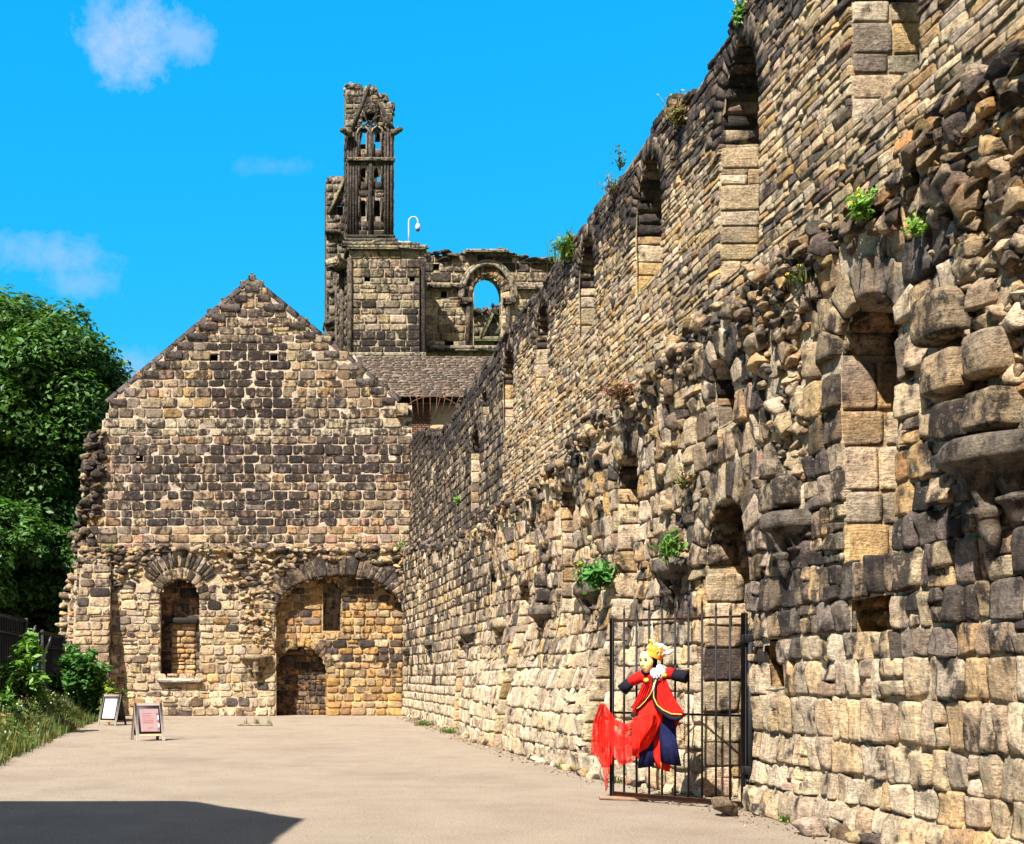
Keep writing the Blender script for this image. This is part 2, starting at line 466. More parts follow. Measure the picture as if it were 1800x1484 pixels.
def flat_mat(name, col, rough=.6, metal=0, nz=.15, sc=20, bump=0, spec=.3):
    m, nt, b = newmat(name); g = G(nt); co = g.coord()
    f = g.rng(g.noise(co, sc, 5, .6), .25, .75, 1-nz, 1+nz)
    g.l(g.mix(1.0, tuple(col), g.grey(f), 'MULTIPLY'), b.inputs['Base Color'])
    b.inputs['Roughness'].default_value = rough; b.inputs['Metallic'].default_value = metal
    b.inputs['Specular IOR Level'].default_value = spec
    if bump: g.bump(b, g.noise(co, sc*1.5, 5, .6), bump, .01)
    return m
def attr_mat(name, rough=.7, nz=.15, sc=30, spec=.3, trans=0, sheen=0):
    m, nt, b = newmat(name); g = G(nt); co = g.coord()
    at = g.n('ShaderNodeAttribute', attribute_name='col')
    f = g.rng(g.noise(co, sc, 4, .6), .25, .75, 1-nz, 1+nz)
    c = g.mix(1.0, at.outputs['Color'], g.grey(f), 'MULTIPLY')
    g.l(c, b.inputs['Base Color']); b.inputs['Roughness'].default_value = rough
    b.inputs['Specular IOR Level'].default_value = spec
    if trans:
        tr = g.n('ShaderNodeBsdfTranslucent'); mx = g.n('ShaderNodeMixShader'); mx.inputs[0].default_value = trans
        tc = g.mix(1.0, c, (1.3, 1.35, .5), 'MULTIPLY'); g.l(tc, tr.inputs[0])
        out = [n for n in nt.nodes if n.type == 'OUTPUT_MATERIAL'][0]
        g.l(b.outputs[0], mx.inputs[1]); g.l(tr.outputs[0], mx.inputs[2]); g.l(mx.outputs[0], out.inputs[0])
    return m
attr_mat('leaf', .5, .2, 6, .35, trans=.28)
attr_mat('bark', .9, .3, 14)
attr_mat('cloth', .9, .34, 9, .08)
def cloth_bump():
    nt = MAT['cloth'].node_tree; g = G(nt); b = [n for n in nt.nodes if n.type == 'BSDF_PRINCIPLED'][0]; co = g.coord()
    h = g.math('ADD', g.math('MULTIPLY', g.noise(co, 11, 6, .6, (1, 1, .35)), 1.2), g.math('MULTIPLY', g.noise(co, 140, 3, .6), .12)); g.bump(b, h, .9, .03)
cloth_bump()
attr_mat('paint', .55, .12, 30, .4)
attr_mat('wood', .7, .25, 18, .3)
def iron_mat():
    m, nt, b = newmat('iron'); g = G(nt); co = g.coord()
    r = g.rng(g.noise(co, 9, 7, .65), .60, .74, 0, .65)
    g.l(g.mix(r, (.009, .009, .011), (.07, .032, .02)), b.inputs['Base Color']); b.inputs['Roughness'].default_value = .62
    g.bump(b, g.noise(co, 60, 4, .6), .3, .004); b.inputs['Specular IOR Level'].default_value = .25
iron_mat()
flat_mat('rust', (.11, .045, .025), .85, nz=.4, sc=12)
flat_mat('black_paint', (.010, .010, .013), .45, nz=.3, sc=12, spec=.5)
def tulle():
    m, nt, b = newmat('tulle'); g = G(nt); co = g.coord()
    b.inputs['Base Color'].default_value = (.80, .016, .010, 1); b.inputs['Roughness'].default_value = .7
    out = [n for n in nt.nodes if n.type == 'OUTPUT_MATERIAL'][0]
    tr = g.n('ShaderNodeBsdfTransparent'); tl = g.n('ShaderNodeBsdfTranslucent'); tl.inputs[0].default_value = (.85, .03, .015, 1)
    m1 = g.n('ShaderNodeMixShader'); m1.inputs[0].default_value = .35; g.l(b.outputs[0], m1.inputs[1]); g.l(tl.outputs[0], m1.inputs[2])
    m2 = g.n('ShaderNodeMixShader'); g.l(g.rng(g.noise(co, 22, 5, .6, (1, 1, .25)), .32, .64, .16, .72), m2.inputs[0]); g.l(tr.outputs[0], m2.inputs[1]); g.l(m1.outputs[0], m2.inputs[2])
    g.l(m2.outputs[0], out.inputs[0])
tulle()
def ground_mats():
    m, nt, b = newmat('tarmac'); g = G(nt); co = g.coord()
    a = g.noise(co, 1.1, 6, .6); f = g.noise(co, 70, 3, .7); s = g.noise(co, .8, 8, .7, (.6, 1.5, 1)); sp = g.noise(co, 160, 2, .5)
    c = g.mix(g.rng(a, .3, .7), (.262, .212, .160), (.325, .262, .198))
    c = g.mix(g.rng(s, .58, .74, 0, .25), c, (.40, .33, .26))
    c = g.mix(g.rng(g.noise(co, .30, 8, .65), .50, .66, 0, .55), c, (.20, .15, .115))
    c = g.mix(1.0, c, g.grey(g.rng(f, .32, .68, .50, 1.45)), 'MULTIPLY')
    c = g.mix(1.0, c, g.grey(g.rng(g.noise(co, 28, 4, .8), .3, .7, .68, 1.30)), 'MULTIPLY')
    c = g.mix(g.rng(g.noise(co, 22, 3, .7), .70, .74, 0, .7), c, (.10, .075, .055))
    g.l(c, b.inputs['Base Color']); g.bump(b, g.math('ADD', f, sp), .9, .018)
    m, nt, b = newmat('grass_ground'); g = G(nt); co = g.coord()
    c = g.mix(g.noise(co, 1.5, 6, .6), (.03, .06, .014), (.09, .12, .03)); g.l(c, b.inputs['Base Color'])
    m, nt, b = newmat('soil'); g = G(nt); co = g.coord()
    c = g.mix(g.noise(co, 6, 6, .6), (.05, .035, .022), (.12, .09, .05)); g.l(c, b.inputs['Base Color']); g.bump(b, g.noise(co, 20, 5, .6), .8, .05)
ground_mats()
def roof_mat():
    m, nt, b = newmat('slate_roof'); g = G(nt); co = g.coord()
    at = g.n('ShaderNodeAttribute', attribute_name='col')
    f = g.math('MULTIPLY', g.rng(g.noise(co, 3, 6, .6), .3, .7, .7, 1.3), g.rng(g.noise(co, 14, 5, .7), .3, .7, .6, 1.4))
    g.l(g.mix(1.0, at.outputs['Color'], g.grey(f), 'MULTIPLY'), b.inputs['Base Color'])
roof_mat()

# ------------------------------------------------------------------ light, sky, camera
SUND = Vector((-1, -1.2, 1.9)).normalized()
def world():
    w = bpy.data.worlds.new('World'); SC.world = w; w.use_nodes = True; nt = w.node_tree
    bg = nt.nodes['Background']; g = G(nt)
    sky = g.n('ShaderNodeTexSky', sky_type='NISHITA'); sky.sun_disc = False
    sky.sun_elevation = math.asin(SUND.z); sky.sun_rotation = math.atan2(SUND.x, SUND.y) % (2*math.pi)
    sky.ozone_density = SKY['ozone']; sky.dust_density = .3; sky.air_density = 1.0
    sp = g.n('ShaderNodeSeparateColor'); g.l(sky.outputs[0], sp.inputs[0]); cb = g.n('ShaderNodeCombineColor')
    for i, (k, p) in enumerate(SKY['curve']): g.l(g.math('MINIMUM', g.math('MULTIPLY', g.math('POWER', sp.outputs[i], p), k), (1.6, 9, 9)[i]), cb.inputs[i])
    c = cb.outputs[0]
    tc = g.n('ShaderNodeTexCoord'); gen = tc.outputs['Generated']
    nz = g.noise(gen, 22, 12, .70); nz2 = g.noise(gen, 5, 6, .6)
    tot = None
    for px, py, rx, ry, amp in SKY['clouds']:
        d = Vector(((px-CX)/FPX, 1, (CY-py)/FPX))
        L = d.length; d.normalize()
        mp = g.n('ShaderNodeMapping', vector_type='POINT'); g.l(gen, mp.inputs[0])
        mp.inputs['Location'].default_value = (-d.x*FPX/rx*L, 0, -d.z*FPX/ry*L)
        mp.inputs['Scale'].default_value = (FPX/rx*L, 0, FPX/ry*L)
        ln = g.n('ShaderNodeVectorMath', operation='LENGTH'); g.l(mp.outputs[0], ln.inputs[0])
        blob = g.rng(ln.outputs['Value'], 0, 1, 1, 0)
        dy = g.n('ShaderNodeSeparateXYZ'); g.l(gen, dy.inputs[0])
        blob = g.math('MULTIPLY', blob, g.rng(dy.outputs[1], 0, .01, 0, 1))
        mk = g.math('ADD', g.math('MULTIPLY', blob, 1.0), g.math('MULTIPLY', g.math('SUBTRACT', nz, .5), 2.4))
        mk = g.rng(mk, .30, .95, 0, amp)
        mk = g.math('MULTIPLY', mk, g.rng(blob, 0, .2, 0, 1))
        tot = mk if tot is None else g.math('MAXIMUM', tot, mk)
    c = g.mix(tot, c, SKY['cloud_col'])
    # unseen broken cloud added behind and overhead to warm the ambient light
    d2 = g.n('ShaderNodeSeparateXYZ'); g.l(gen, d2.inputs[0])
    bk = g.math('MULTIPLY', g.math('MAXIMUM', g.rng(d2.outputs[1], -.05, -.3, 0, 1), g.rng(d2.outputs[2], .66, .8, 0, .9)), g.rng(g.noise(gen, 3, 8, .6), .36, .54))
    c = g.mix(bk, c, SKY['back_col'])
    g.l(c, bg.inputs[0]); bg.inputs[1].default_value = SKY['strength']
    s = bpy.data.lights.new('sun', 'SUN'); s.energy = SKY['sun']; s.angle = math.radians(.53); s.color = (1, .945, .85)
    o = bpy.data.objects.new('sun', s); COL.objects.link(o); o.rotation_euler = (-SUND).to_track_quat('-Z', 'Y').to_euler(); o.location = (-40, -50, 80)
    cam = bpy.data.cameras.new('camera'); co_ = bpy.data.objects.new('camera', cam); COL.objects.link(co_)
    co_.location = (0, 0, EYE); co_.rotation_euler = (math.pi/2, 0, 0)
    cam.sensor_width = 36; cam.lens = FPX/1800*36; cam.clip_end = 2000; cam.clip_start = .1
    cam.shift_x = (900-CX)/1800; cam.shift_y = (CY-742)/1800
    SC.camera = co_
    SC.view_settings.view_transform = 'Standard'; SC.view_settings.look = 'None'; SC.view_settings.gamma = 1
    SC.view_settings.exposure = SKY['exposure']
    SC.cycles.max_bounces = 6; SC.cycles.diffuse_bounces = 3; SC.cycles.transparent_max_bounces = 12
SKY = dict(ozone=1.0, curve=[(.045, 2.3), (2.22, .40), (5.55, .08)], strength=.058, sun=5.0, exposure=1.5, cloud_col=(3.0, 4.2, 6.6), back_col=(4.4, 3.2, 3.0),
           clouds=[(235, 60, 130, 105, .8), (180, 25, 60, 80, .6), (320, 70, 80, 60, .55), (95, 450, 150, 55, .42), (140, 500, 120, 45, .35), (490, 292, 110, 26, .16), (235, 655, 90, 70, .35)])
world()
# ------------------------------------------------------------------ ground
def sheet(name, pts, z, mat, kind='structure'):
    me = bpy.data.meshes.new(name); me.from_pydata([(x, y, z) for x, y in pts], [], [list(range(len(pts)))]); me.materials.append(MAT[mat])
    o = bpy.data.objects.new(name, me); COL.objects.link(o); o['kind'] = kind; return o
sheet('ground', [(-700, -300), (700, -300), (700, 1300), (-700, 1300)], -.008, 'grass_ground')
sheet('courtyard_paving', [(-4.3, -20), (7.5, -20), (7.5, 49.5), (-6.4, 49.5), (-6.05, 40), (-5.6, 31.4), (-4.95, 21.3), (-4.5, 14)], 0, 'tarmac')
sheet('planting_bed', [(-16, -20), (-4.28, -20), (-4.48, 14), (-4.93, 21.3), (-5.58, 31.4), (-6.03, 40), (-6.38, 52), (-16, 52)], -.004, 'soil')

# ------------------------------------------------------------------ the long ruined wall on the right
XW, XU, Y0, Y1 = 6.1, 6.36, 5.0, 48.6
CORB = [(9.3, 3.58, .52), (13.0, 3.5, .42), (16.6, 3.35, .42), (20.6, 3.32, .45), (23.9, 3.12, .46), (28.2, 3.05, .40), (32.3, 3.02, .45), (40.5, 2.95, .34), (46.5, 2.85, .40)]
def tbl(xs, ys): return lambda u: np.interp(u, xs, ys)
ledge = tbl([5, 9.1, 11.5, 15.2, 18.7, 24, 30, 38, 45, 49], [6.5, 6.45, 6.3, 6.3, 6.15, 5.75, 5.75, 6.0, 6.8, 7.1])
topU = tbl([5, 13.0, 14.0, 15.4, 16.6, 18.0, 20.5, 23, 26, 28.6, 33, 36.8, 38.0, 42, 44, 46, 49], [11.0, 10.95, 10.5, 10.4, 10.2, 10.55, 10.45, 10.55, 10.5, 10.55, 10.5, 10.4, 10.1, 10.6, 11.2, 11.6, 11.6])
def topr(u): return topU(u)+.07*vn(P3(u, 0), .9, 77)+.07*vn(P3(u, 0), 3.1, 78)
def bulge(u): return sstep(u, 15.2, 18.5)*(1-sstep(u, 27, 40))
def Dlow(u, v):
    d = .62*bulge(u)*(1-sstep(v, .3, 3.6))+.05*fbm(P3(u, v), .8, 2, 31)
    d = d+.09*(1-sstep(v, .15, .5))*(u < 15)
    for yc, vc, r in CORB:
        w = .32+.30*np.maximum(v-vc, 0)
        d = d+(.17 if yc < 30 else .12)*sstep(v, vc, vc+2.6)*np.exp(-((u-yc)/w)**2)*(v > vc)
    d = d+.10*sstep(v, 5.2, 6.3)*(u < 30)
    return d
def BL(u, v, n): return np.stack([XW-n-Dlow(u, v), u, v], -1)
def BU(u, v, n): return np.stack([XU-n-.03*fbm(P3(u, v), .6, 2, 32), u, v], -1)
def yw(px, X=XW): return FPX*X/(px-CX)
def opn(pl, pr, ptop, psp, pbot, X, t=.25, depth=.9, back=None, vb=None, n=None):
    ya, yb = yw(pl, X), yw(pr, X); pm = FPX*X/((ya+yb)/2)+CX; sc = X/(pm-CX)
    z = lambda p: EYE+(CY-p)*sc
    sp = z(psp); return Opening((ya+yb)/2, abs(ya-yb)/2, z(pbot) if vb is None else vb, sp, z(ptop)-sp, t, depth, back, n)
ruin = thing('ruined_wall', 'long sunlit sandstone wall of tall arched windows running down the right side, ragged along its top', 'ruined wall', (XW, 20, 0))

uo = [opn(1500, 1618, -190, -60, 170, XU, .3, 1.0), opn(1268, 1336, 78, 215, 472, XU, .28, 1.0), opn(1118, 1165, 275, 390, 500, XU, .26, 1.0), opn(1017, 1046, 418, 490, 585, XU, .24, 1.0),
      opn(941, 965, 532, 600, 672, XU, .24, 1.0), opn(884, 903, 612, 665, 748, XU, .22, 1.0), opn(848, 857, 683, 710, 745, XU, .16, 1.0), opn(829, 843, 750, 790, 900, XU, .16, 1.0),
      Opening(8.0, .6, 7.5, 9.2, .55, .3, 1.0)]
def dark_up(u, v):
    t = topr(u)-v; n = .28*fbm(P3(u, v), .8, 3, 41)
    d = .85*(1-sstep(t, .3, 1.7))+n
    d = np.maximum(d, .30*sstep(u, 27, 31)+n*.9)
    return np.clip(d+.10, 0, 1)
def dark_lo(u, v):
    n = .40*fbm(P3(u, v), .55, 3, 43)
    d = .02+.24*sstep(v, 1.3, 2.8)+.16*sstep(v, 4.2, 6)+n
    d = d+.22*(u < 14)*sstep(v, 1.3, 1.8)*(1-sstep(v, 3.0, 4.2))
    d = d-.28*(1-sstep(v, .5, 1.6))
    return np.clip(d, 0, 1)
nearU = wall_mesh('upper_masonry', ruin, BU, Y0, 29.8, 5.4, 11.3, .105, .27, uo, top=topr, weights=dict(cream=5, pale=3, tan=3, ochre=2.2, rust=.4, grey=1, pink=.4), darkf=dark_up, soot=.16,
                  mortar=(.30, .23, .14, .1), prot=.030, res=(6, 6), gap=(.009, .010), step=.14, rough=.016, hvar=.45, wvar=.6, jit=.007, rnd=.035, split=.03, tilt=.007, lift=1.35)
farU = wall_mesh('far_upper_masonry', ruin, BU, 29.8, Y1, 5.4, 12.1, .25, .42, uo, top=topr, weights=dict(tan=3, grey=4, cream=3, brown=1.2), darkf=dark_up, soot=.34,
                 mortar=(.16, .125, .095, .2), prot=.022, res=(6, 6), gap=(.022, .028), step=.2, rough=.016, hvar=.22, wvar=.3, rnd=.06, split=.03, lift=1.5)
lo = [opn(1482, 1578, 525, 600, 1000, XW, .34, .75, n=7), opn(1240, 1320, 878, 985, 1420, XW, .42, 1.5, vb=0.0, n=10), opn(1263, 1297, 628, 690, 745, XW, .30, .7, n=7),
      opn(1086, 1124, 797, 850, 1345, XW, .32, .8, n=11), opn(989, 1013, 850, 885, 1130, XW, .30, .6, n=10), opn(929, 942, 905, 930, 975, XW, .28, .6, n=9), opn(914, 935, 1022, 1052, 1318, XW, .28, .6, n=9),
      Opening(yw(1362), .27, 1.52, 1.95, .12, 0, .5), Opening(yw(1534), .46, 1.98, 2.35, .13, 0, .6), opn(1494, 1500, 1150, 1151, 1152, XW, 0, .1),
      opn(810, 831, 1118, 1135, 1290, XW, .18, .5), opn(735, 742, 1003, 1015, 1050, XW, .2, .5), opn(861, 872, 1003, 1020, 1050, XW, .2, .5)]
lo.pop(9)
def rub(u, v):
    L = ledge(u); r = sstep(v, L-.55, L-.2)*(u < 40)
    r = np.maximum(r, .3*sstep(v, 5.1, 5.9)*(u < 31))
    for yc, vc, _ in CORB[:5]:
        w = .18+.24*np.maximum(v-vc, 0)
        r = np.maximum(r, (.9 if yc < 14 else .28)*(np.abs(u-yc) < w)*(v > vc+.35))
    for o in lo[:8]:
        r = r*(1-o.inside(u, v, o.t+.30))
    return r
def topl(u): return ledge(u)+.12*vn(P3(u, 0), 1.7, 80)
def lohook(u, v, cl):
    v2 = v+.9*fbm(P3(u, v), .7, 3, 91); k = (np.where(u < 15, .26, .44)*(1-sstep(v2, 1.2, 3.0))*(cl[:, 0] > .12))[:, None]
    cl[:, :3] = cl[:, :3]*(1-k)+k*np.array([.60, .50, .375])*(.8+.4*R.random((len(u), 1)))
    cl[:, 3] *= 1-.5*k[:, 0]
    return cl
skipf = lambda u, v: random.random() < float(rub(np.array(u), np.array(v)))
wall_mesh('lower_masonry', ruin, BL, Y0, 30, 0, 7.2, .36, .27, lo, top=topl, weights=dict(cream=4, pale=3, tan=3.2, ochre=2.2, rust=.45, grey=2.2, pink=.35), darkf=dark_lo, soot=.20,
          mortar=(.48, .40, .28, .0), prot=.055, res=(10, 10), gap=(.018, .020), step=.07, rough=.026, split=.16, hvar=.25, wvar=.5, skip=skipf, jit=.018, rnd=.075, tilt=.013, lift=1.6, hook=lohook)
wall_mesh('far_lower_masonry', ruin, BL, 30, Y1, 0, 8.2, .34, .33, lo, top=topl, weights=dict(cream=4, pale=3, tan=3, ochre=1.2, grey=3), darkf=lambda u, v: dark_lo(u, v)+.08, soot=.22,
          mortar=(.42, .34, .23, .1), prot=.045, res=(6, 6), gap=(.03, .03), step=.2, rough=.018, split=.1, hvar=.25, wvar=.45, skip=skipf, jit=.015, rnd=.08, hook=lohook)
# back face and core so the wall is solid
a = Acc()
BB = lambda u, v, n: np.stack([XU+1.05+0*u, u, v], -1)
backing(a, BB, Y0, Y1, 0, 12.1, .25, [o for o in uo]+[o for o in lo if o.depth > 1.2], top=lambda u: topr(u)-.1, col=(.4, .32, .22, .2))
o_ = a.build('rear_face', 'stone', ruin)
WDRS = dict(cream=4, pale=3, tan=2, ochre=1.2, grey=1)
for i, o in enumerate(uo[:-1]):
    a = Acc(); o.n = 22 if i < 6 else 12
    arch_stones(a, BU, o, dict(grey=3, brown=2, tan=2), .5, res=(5, 5), deep=1.02, prot=.022, sides=(0, 0))
    arch_stones(a, BU, o, WDRS, .12, res=(7, 7), deep=1.02, jamb_h=.30, face=False, soffit=False)
    w = a.build('window_arch', 'stone', ruin)
for i, o in enumerate(lo):
    a = Acc()
    if o.t > 0: arch_stones(a, BL, o, dict(cream=3, tan=3, grey=3, ochre=1.2, pale=3), .10 if i == 0 else .25, res=(9, 9) if i < 2 else (6, 6), deep=min(o.depth, 1.3)-.005, jamb_h=.36 if i else .42, prot=.05 if i < 2 else .035, jw=None if i < 2 else dict(pale=4, cream=4, ochre=2, tan=1.5))
    if i == 1:
        o2 = Opening(o.uc+.05, o.a-.22, 0, o.vs-.05, o.rise-.18, .22, .8, n=11)
        Bi = lambda u, v, n: BL(u, v, n-.55)
        arch_stones(a, Bi, o2, dict(tan=3, ochre=2, grey=2, brown=2), .35, res=(7, 7), deep=.75, jamb_h=.4, prot=.05)
        Bi2 = lambda u, v, n: BL(u, v, n-1.45)
    if i != 1:  # blocked back
        Bk = lambda u, v, n, d=min(o.depth, .85): BL(u, v, n-d+.02)
        Q = layout(o.uc-o.a-.05, o.uc+o.a+.05, o.vb, o.vs+o.rise+.05, .3, .4, wave=0)
        stones(a, Bk, Q, .04, colours(len(Q), dict(tan=3, ochre=3, brown=2, cream=1), np.full(len(Q), .3)), (6, 6))
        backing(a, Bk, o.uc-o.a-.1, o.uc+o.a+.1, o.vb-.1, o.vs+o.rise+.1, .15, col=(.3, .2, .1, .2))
    if o.t == 0:
        U, V = np.meshgrid(np.linspace(0, o.depth, 5), np.linspace(o.vb, o.vs+o.rise, 8))
        for sd in (-1, 1):
            V3 = BL(o.uc+sd*o.a*1.04+0*U.ravel(), V.ravel(), -U.ravel()+0*V.ravel()); V3[:, 1] += .05*fbm(V3, 4, 3, 3); a.add(V3, gridF(5, 8), (.42, .28, .13, .25))
        for zz in (o.vb-.01, o.vs+o.rise):
            U2, V2 = np.meshgrid(np.linspace(0, o.depth, 5), np.linspace(o.uc-o.a*1.04, o.uc+o.a*1.04, 8))
            V3 = BL(V2.ravel(), zz+0*U2.ravel(), -U2.ravel()); V3[:, 2] += .03*fbm(V3, 4, 3, 3); a.add(V3, gridF(5, 8), (.42, .28, .13, .25))
        N = 26; C = BL(o.uc+o.a*R.uniform(-1, 1, N), R.uniform(o.vb, o.vs+o.rise, N), -o.depth*R.uniform(.4, .95, N)); rocks(a, C, R.uniform(.12, .3, (N, 3)), colours(N, dict(tan=3, ochre=3, rust=1), np.full(N, .2)))
    a.build('doorway' if i == 1 else ('socket_hole' if o.t == 0 else 'blocked_window'), 'stone', ruin)
# rubble: ledge, springer cones
def scatter(acc, u0, u1, v0, v1, dens, f, smin, smax, nmax, B, wts, dk, m=4, flat=1.0):
    N = int((u1-u0)*(v1-v0)*dens); u = R.uniform(u0, u1, N); v = R.uniform(v0, v1, N)
    ok = R.random(N) < f(u, v)
    u, v = u[ok], v[ok]; N = len(u)
    s = smin+(smax-smin)*R.random(N)**2.2
    n = R.random(N)*nmax-s*.10
    S = np.stack([s*R.uniform(.7, 1.0, N)*flat, s*R.uniform(.9, 1.6, N), s*R.uniform(.55, 1.0, N)], 1)
    C = B(u, v, n)
    rocks(acc, C, S, colours(N, wts, dk(u, v), .22), rot=rand_rot(N, .55), m=m)
WR = dict(tan=4, cream=4, ochre=2.2, grey=3, rust=.5, brown=1.0, pale=1.2)
near_dark = lambda u, v: np.clip(.06+.38*fbm(P3(u, v), .7, 3, 55)+.25*sstep(v, 5.4, 6.2), 0, 1)
a = Acc()
scatter(a, Y0, 13, 3.6, 6.9, 95, lambda u, v: rub(u, v)*(v < topl(u)+.1), .08, .32, .07, BL, WR, near_dark, m=8)
scatter(a, 13, 21, 3.6, 6.8, 50, lambda u, v: rub(u, v)*(v < topl(u)+.1), .09, .34, .07, BL, WR, near_dark)
scatter(a, 21, 31, 3.6, 6.6, 32, lambda u, v: rub(u, v)*(v < topl(u)+.1), .12, .34, .06, BL, WR, lambda u, v: near_dark(u, v)+.15, m=3)
a.build('vault_rubble', 'stone', ruin)
a = Acc()
# big overhanging stones along the broken ledge
N = 360; u = R.uniform(Y0, 34, N); v = topl(u)+R.normal(-.04, .12, N); s = R.uniform(.12, .31, N)
S = np.stack([s*R.uniform(.8, 1.2, N), s*R.uniform(.9, 1.6, N), s*R.uniform(.5, .9, N)], 1)
rocks(a, BL(u, v, R.uniform(-.34, .03, N)), S, colours(N, WR, np.clip(.22+.4*fbm(P3(u, v), .8, 2, 3), 0, 1), .26), rot=rand_rot(N, .5), m=5)
N = 150; u = R.uniform(34, Y1, N); v = topl(u)+R.normal(-.05, .08, N); s = R.uniform(.2, .4, N)
rocks(a, BL(u, v, R.uniform(-.2, .02, N)), np.stack([s, s*1.3, s*.7], 1), colours(N, dict(grey=3, tan=2, brown=2), np.full(N, .45), .3), rot=rand_rot(N, .4), m=3)
N = 1500; u = R.uniform(Y0, 34, N); nn_ = R.uniform(-.34, -.02, N); v = topl(u)+R.normal(-.03, .05, N)+.06*(nn_ < -.15); s = R.uniform(.07, .24, N)
rocks(a, BL(u, v, nn_), np.stack([s, s*R.uniform(1, 1.7, N), s*.75], 1), colours(N, WR, np.clip(.28+.35*fbm(P3(u, v), .8, 2, 3), 0, 1), .26), rot=rand_rot(N, .5), m=4)
a.build('ledge_rubble', 'stone', ruin)
a = Acc()
u = np.concatenate([R.uniform(Y0, 30, 420), R.uniform(30, Y1, 170)]); N = len(u); v = topr(u)-.04+R.normal(0, .07, N); s = np.where(u < 30, R.uniform(.14, .42, N), R.uniform(.2, .42, N))
xo = R.uniform(.06, 1.0, N)
rocks(a, BU(u, v-.05*(xo < .1), -xo), np.stack([s*1.1, s*R.uniform(.9, 1.8, N), s*R.uniform(.45, .9, N)], 1), colours(N, dict(grey=3, brown=2, tan=2, pink=.2), np.clip(.75+0*u, 0, 1), .35), rot=rand_rot(N, .4), m=4)
nU = 90; U, V = np.meshgrid(np.linspace(Y0, Y1, 220), np.linspace(0, 1.0, 5)); W = BU(U.ravel(), topr(U.ravel())-.10+.05*fbm(P3(U.ravel(), V.ravel()), 3, 2, 3), -V.ravel()); a.add(W, gridF(220, 5), (.10, .08, .06, .4))
U, V = np.meshgrid(np.linspace(Y0, Y1, 220), np.linspace(.0, .3, 5)); W = BL(U.ravel(), topl(U.ravel())-.05+.05*fbm(P3(U.ravel(), V.ravel()), 3, 2, 3), -V.ravel()-.02); a.add(W, gridF(220, 5), (.20, .16, .10, .3))
a.build('wall_top_rubble', 'stone', ruin)
# end face towards the viewer's side
a = Acc(); BE = lambda u, v, n: np.stack([u, Y0-n, v], -1)
backing(a, BE, XW, XU+1.05, 0, 10.8, .3); Q = layout(XW-.1, XU+1.05, 0, 10.8, .33, .45); stones(a, BE, Q, .05, colours(len(Q), MIXED, np.full(len(Q), .3)), (6, 6)); a.build('wall_end', 'stone', ruin)

# corbels: moulded shelf over clustered tapering cones
def corbel(yc, vc, r, n3=3, mat='stone', B=BL, parent=ruin, dk=(.10, .083, .068, .38), scl=1.0, name='corbel'):
    a = Acc(); k = 13; th = np.linspace(0, math.pi, k)
    prof = [(.0, .03), (1.06, .01), (1.12, -.03), (1.12, -.13), (1.04, -.16), (.92, -.19), (.72, -.24), (.0, -.25)]
    m = len(prof); u = []; v = []; n = []
    for pr, pz in prof:
        for t in th:
            q = pr*r; u.append(yc+q*math.cos(t)); n.append(q*math.sin(t)*.92-.06); v.append(vc+pz*scl*1.15)
    d0 = float(Dlow(np.array(yc), np.array(vc-.2))) if B is BL else 0
    def PT(u, v, n):
        if B is BL: return np.stack([XW-d0-np.array(n), np.array(u), np.array(v)], -1)
        return B(np.array(u), np.array(v), np.array(n))
    def rough(V, s): return V+np.stack([fbm(V, 3.2, 3, s+i) for i in range(3)], -1)*.032*(r/.46)
    a.add(rough(PT(u, v, n), 3), gridF(k, m), dk)
    cones = [(-.42, .26, 1.0), (0, .50, 1.15), (.42, .26, 1.0)] if n3 == 3 else [(0, .4, 1.0)]
    for cu, cn, L in cones:
        rings = []; kk = 20
        for rr, zz, sh in [(.30, -.20, 0), (.32, -.27, 0), (.29, -.36, 0), (.22, -.58, .07), (.16, -.78, .14), (.25, -.82, .11), (.25, -.87, .12), (.18, -.92, .13), (.16, -1.08, .2), (.08, -1.25, .25), (.01, -1.3, .27)]:
            rg = []
            for j in range(kk):
                t = 2*math.pi*j/kk; q = rr*r*(1+(.20*abs(math.cos(3*t))-.08 if -.8 < zz < -.3 else 0))
                rg.append((yc+(cu*(1-sh*1.2)*r)+q*math.cos(t), vc+zz*r*1.15*L*scl-.0, (cn-sh)*r+q*math.sin(t)))
            rings.append(rough(PT([p[0] for p in rg], [p[1] for p in rg], [p[2] for p in rg]), 9))
        loft(a, rings, dk)
    return a.build(name, mat, parent)
for i, (yc, vc, r) in enumerate(CORB):
    corbel(yc, vc, r, 3 if i not in (4, 5) else 1, dk=(.15, .125, .10, .32) if i not in (5,) else (.3, .24, .16, .2))
# springer blocks standing on the nearest corbels
a = Acc()
sp = [(9.72, 3.85, .40, .3, .36, .20), (9.25, 3.82, .40, .3, .34, .22), (9.85, 4.28, .50, .3, .40, .18), (9.9, 4.78, .55, .34, .46, .20), (9.3, 4.3, .4, .3, .4, .15),
      (13.2, 3.72, .40, .3, .36, .18), (12.85, 3.74, .26, .3, .36, .25), (13.3, 4.08, .30, .3, .22, .1), (16.6, 3.6, .3, .3, .3, .15), (20.6, 3.6, .3, .3, .35, .12), (23.9, 3.35, .3, .35, .3, .15), (24.0, 3.7, .3, .35, .35, .15)]
for (yc, vc, wu, wn, wh, nn) in sp:
    rocks(a, BL(np.array([yc]), np.array([vc]), np.array([nn*.6])), np.array([[wn*1.15, wu*.95, wh*.95]]), colours(1, dict(grey=3, cream=1, tan=3), np.array([.0]), .42), rot=rand_rot(1, .07), m=9, planes=0, nz=.035)
a.build('springer_blocks', 'stone', ruin)
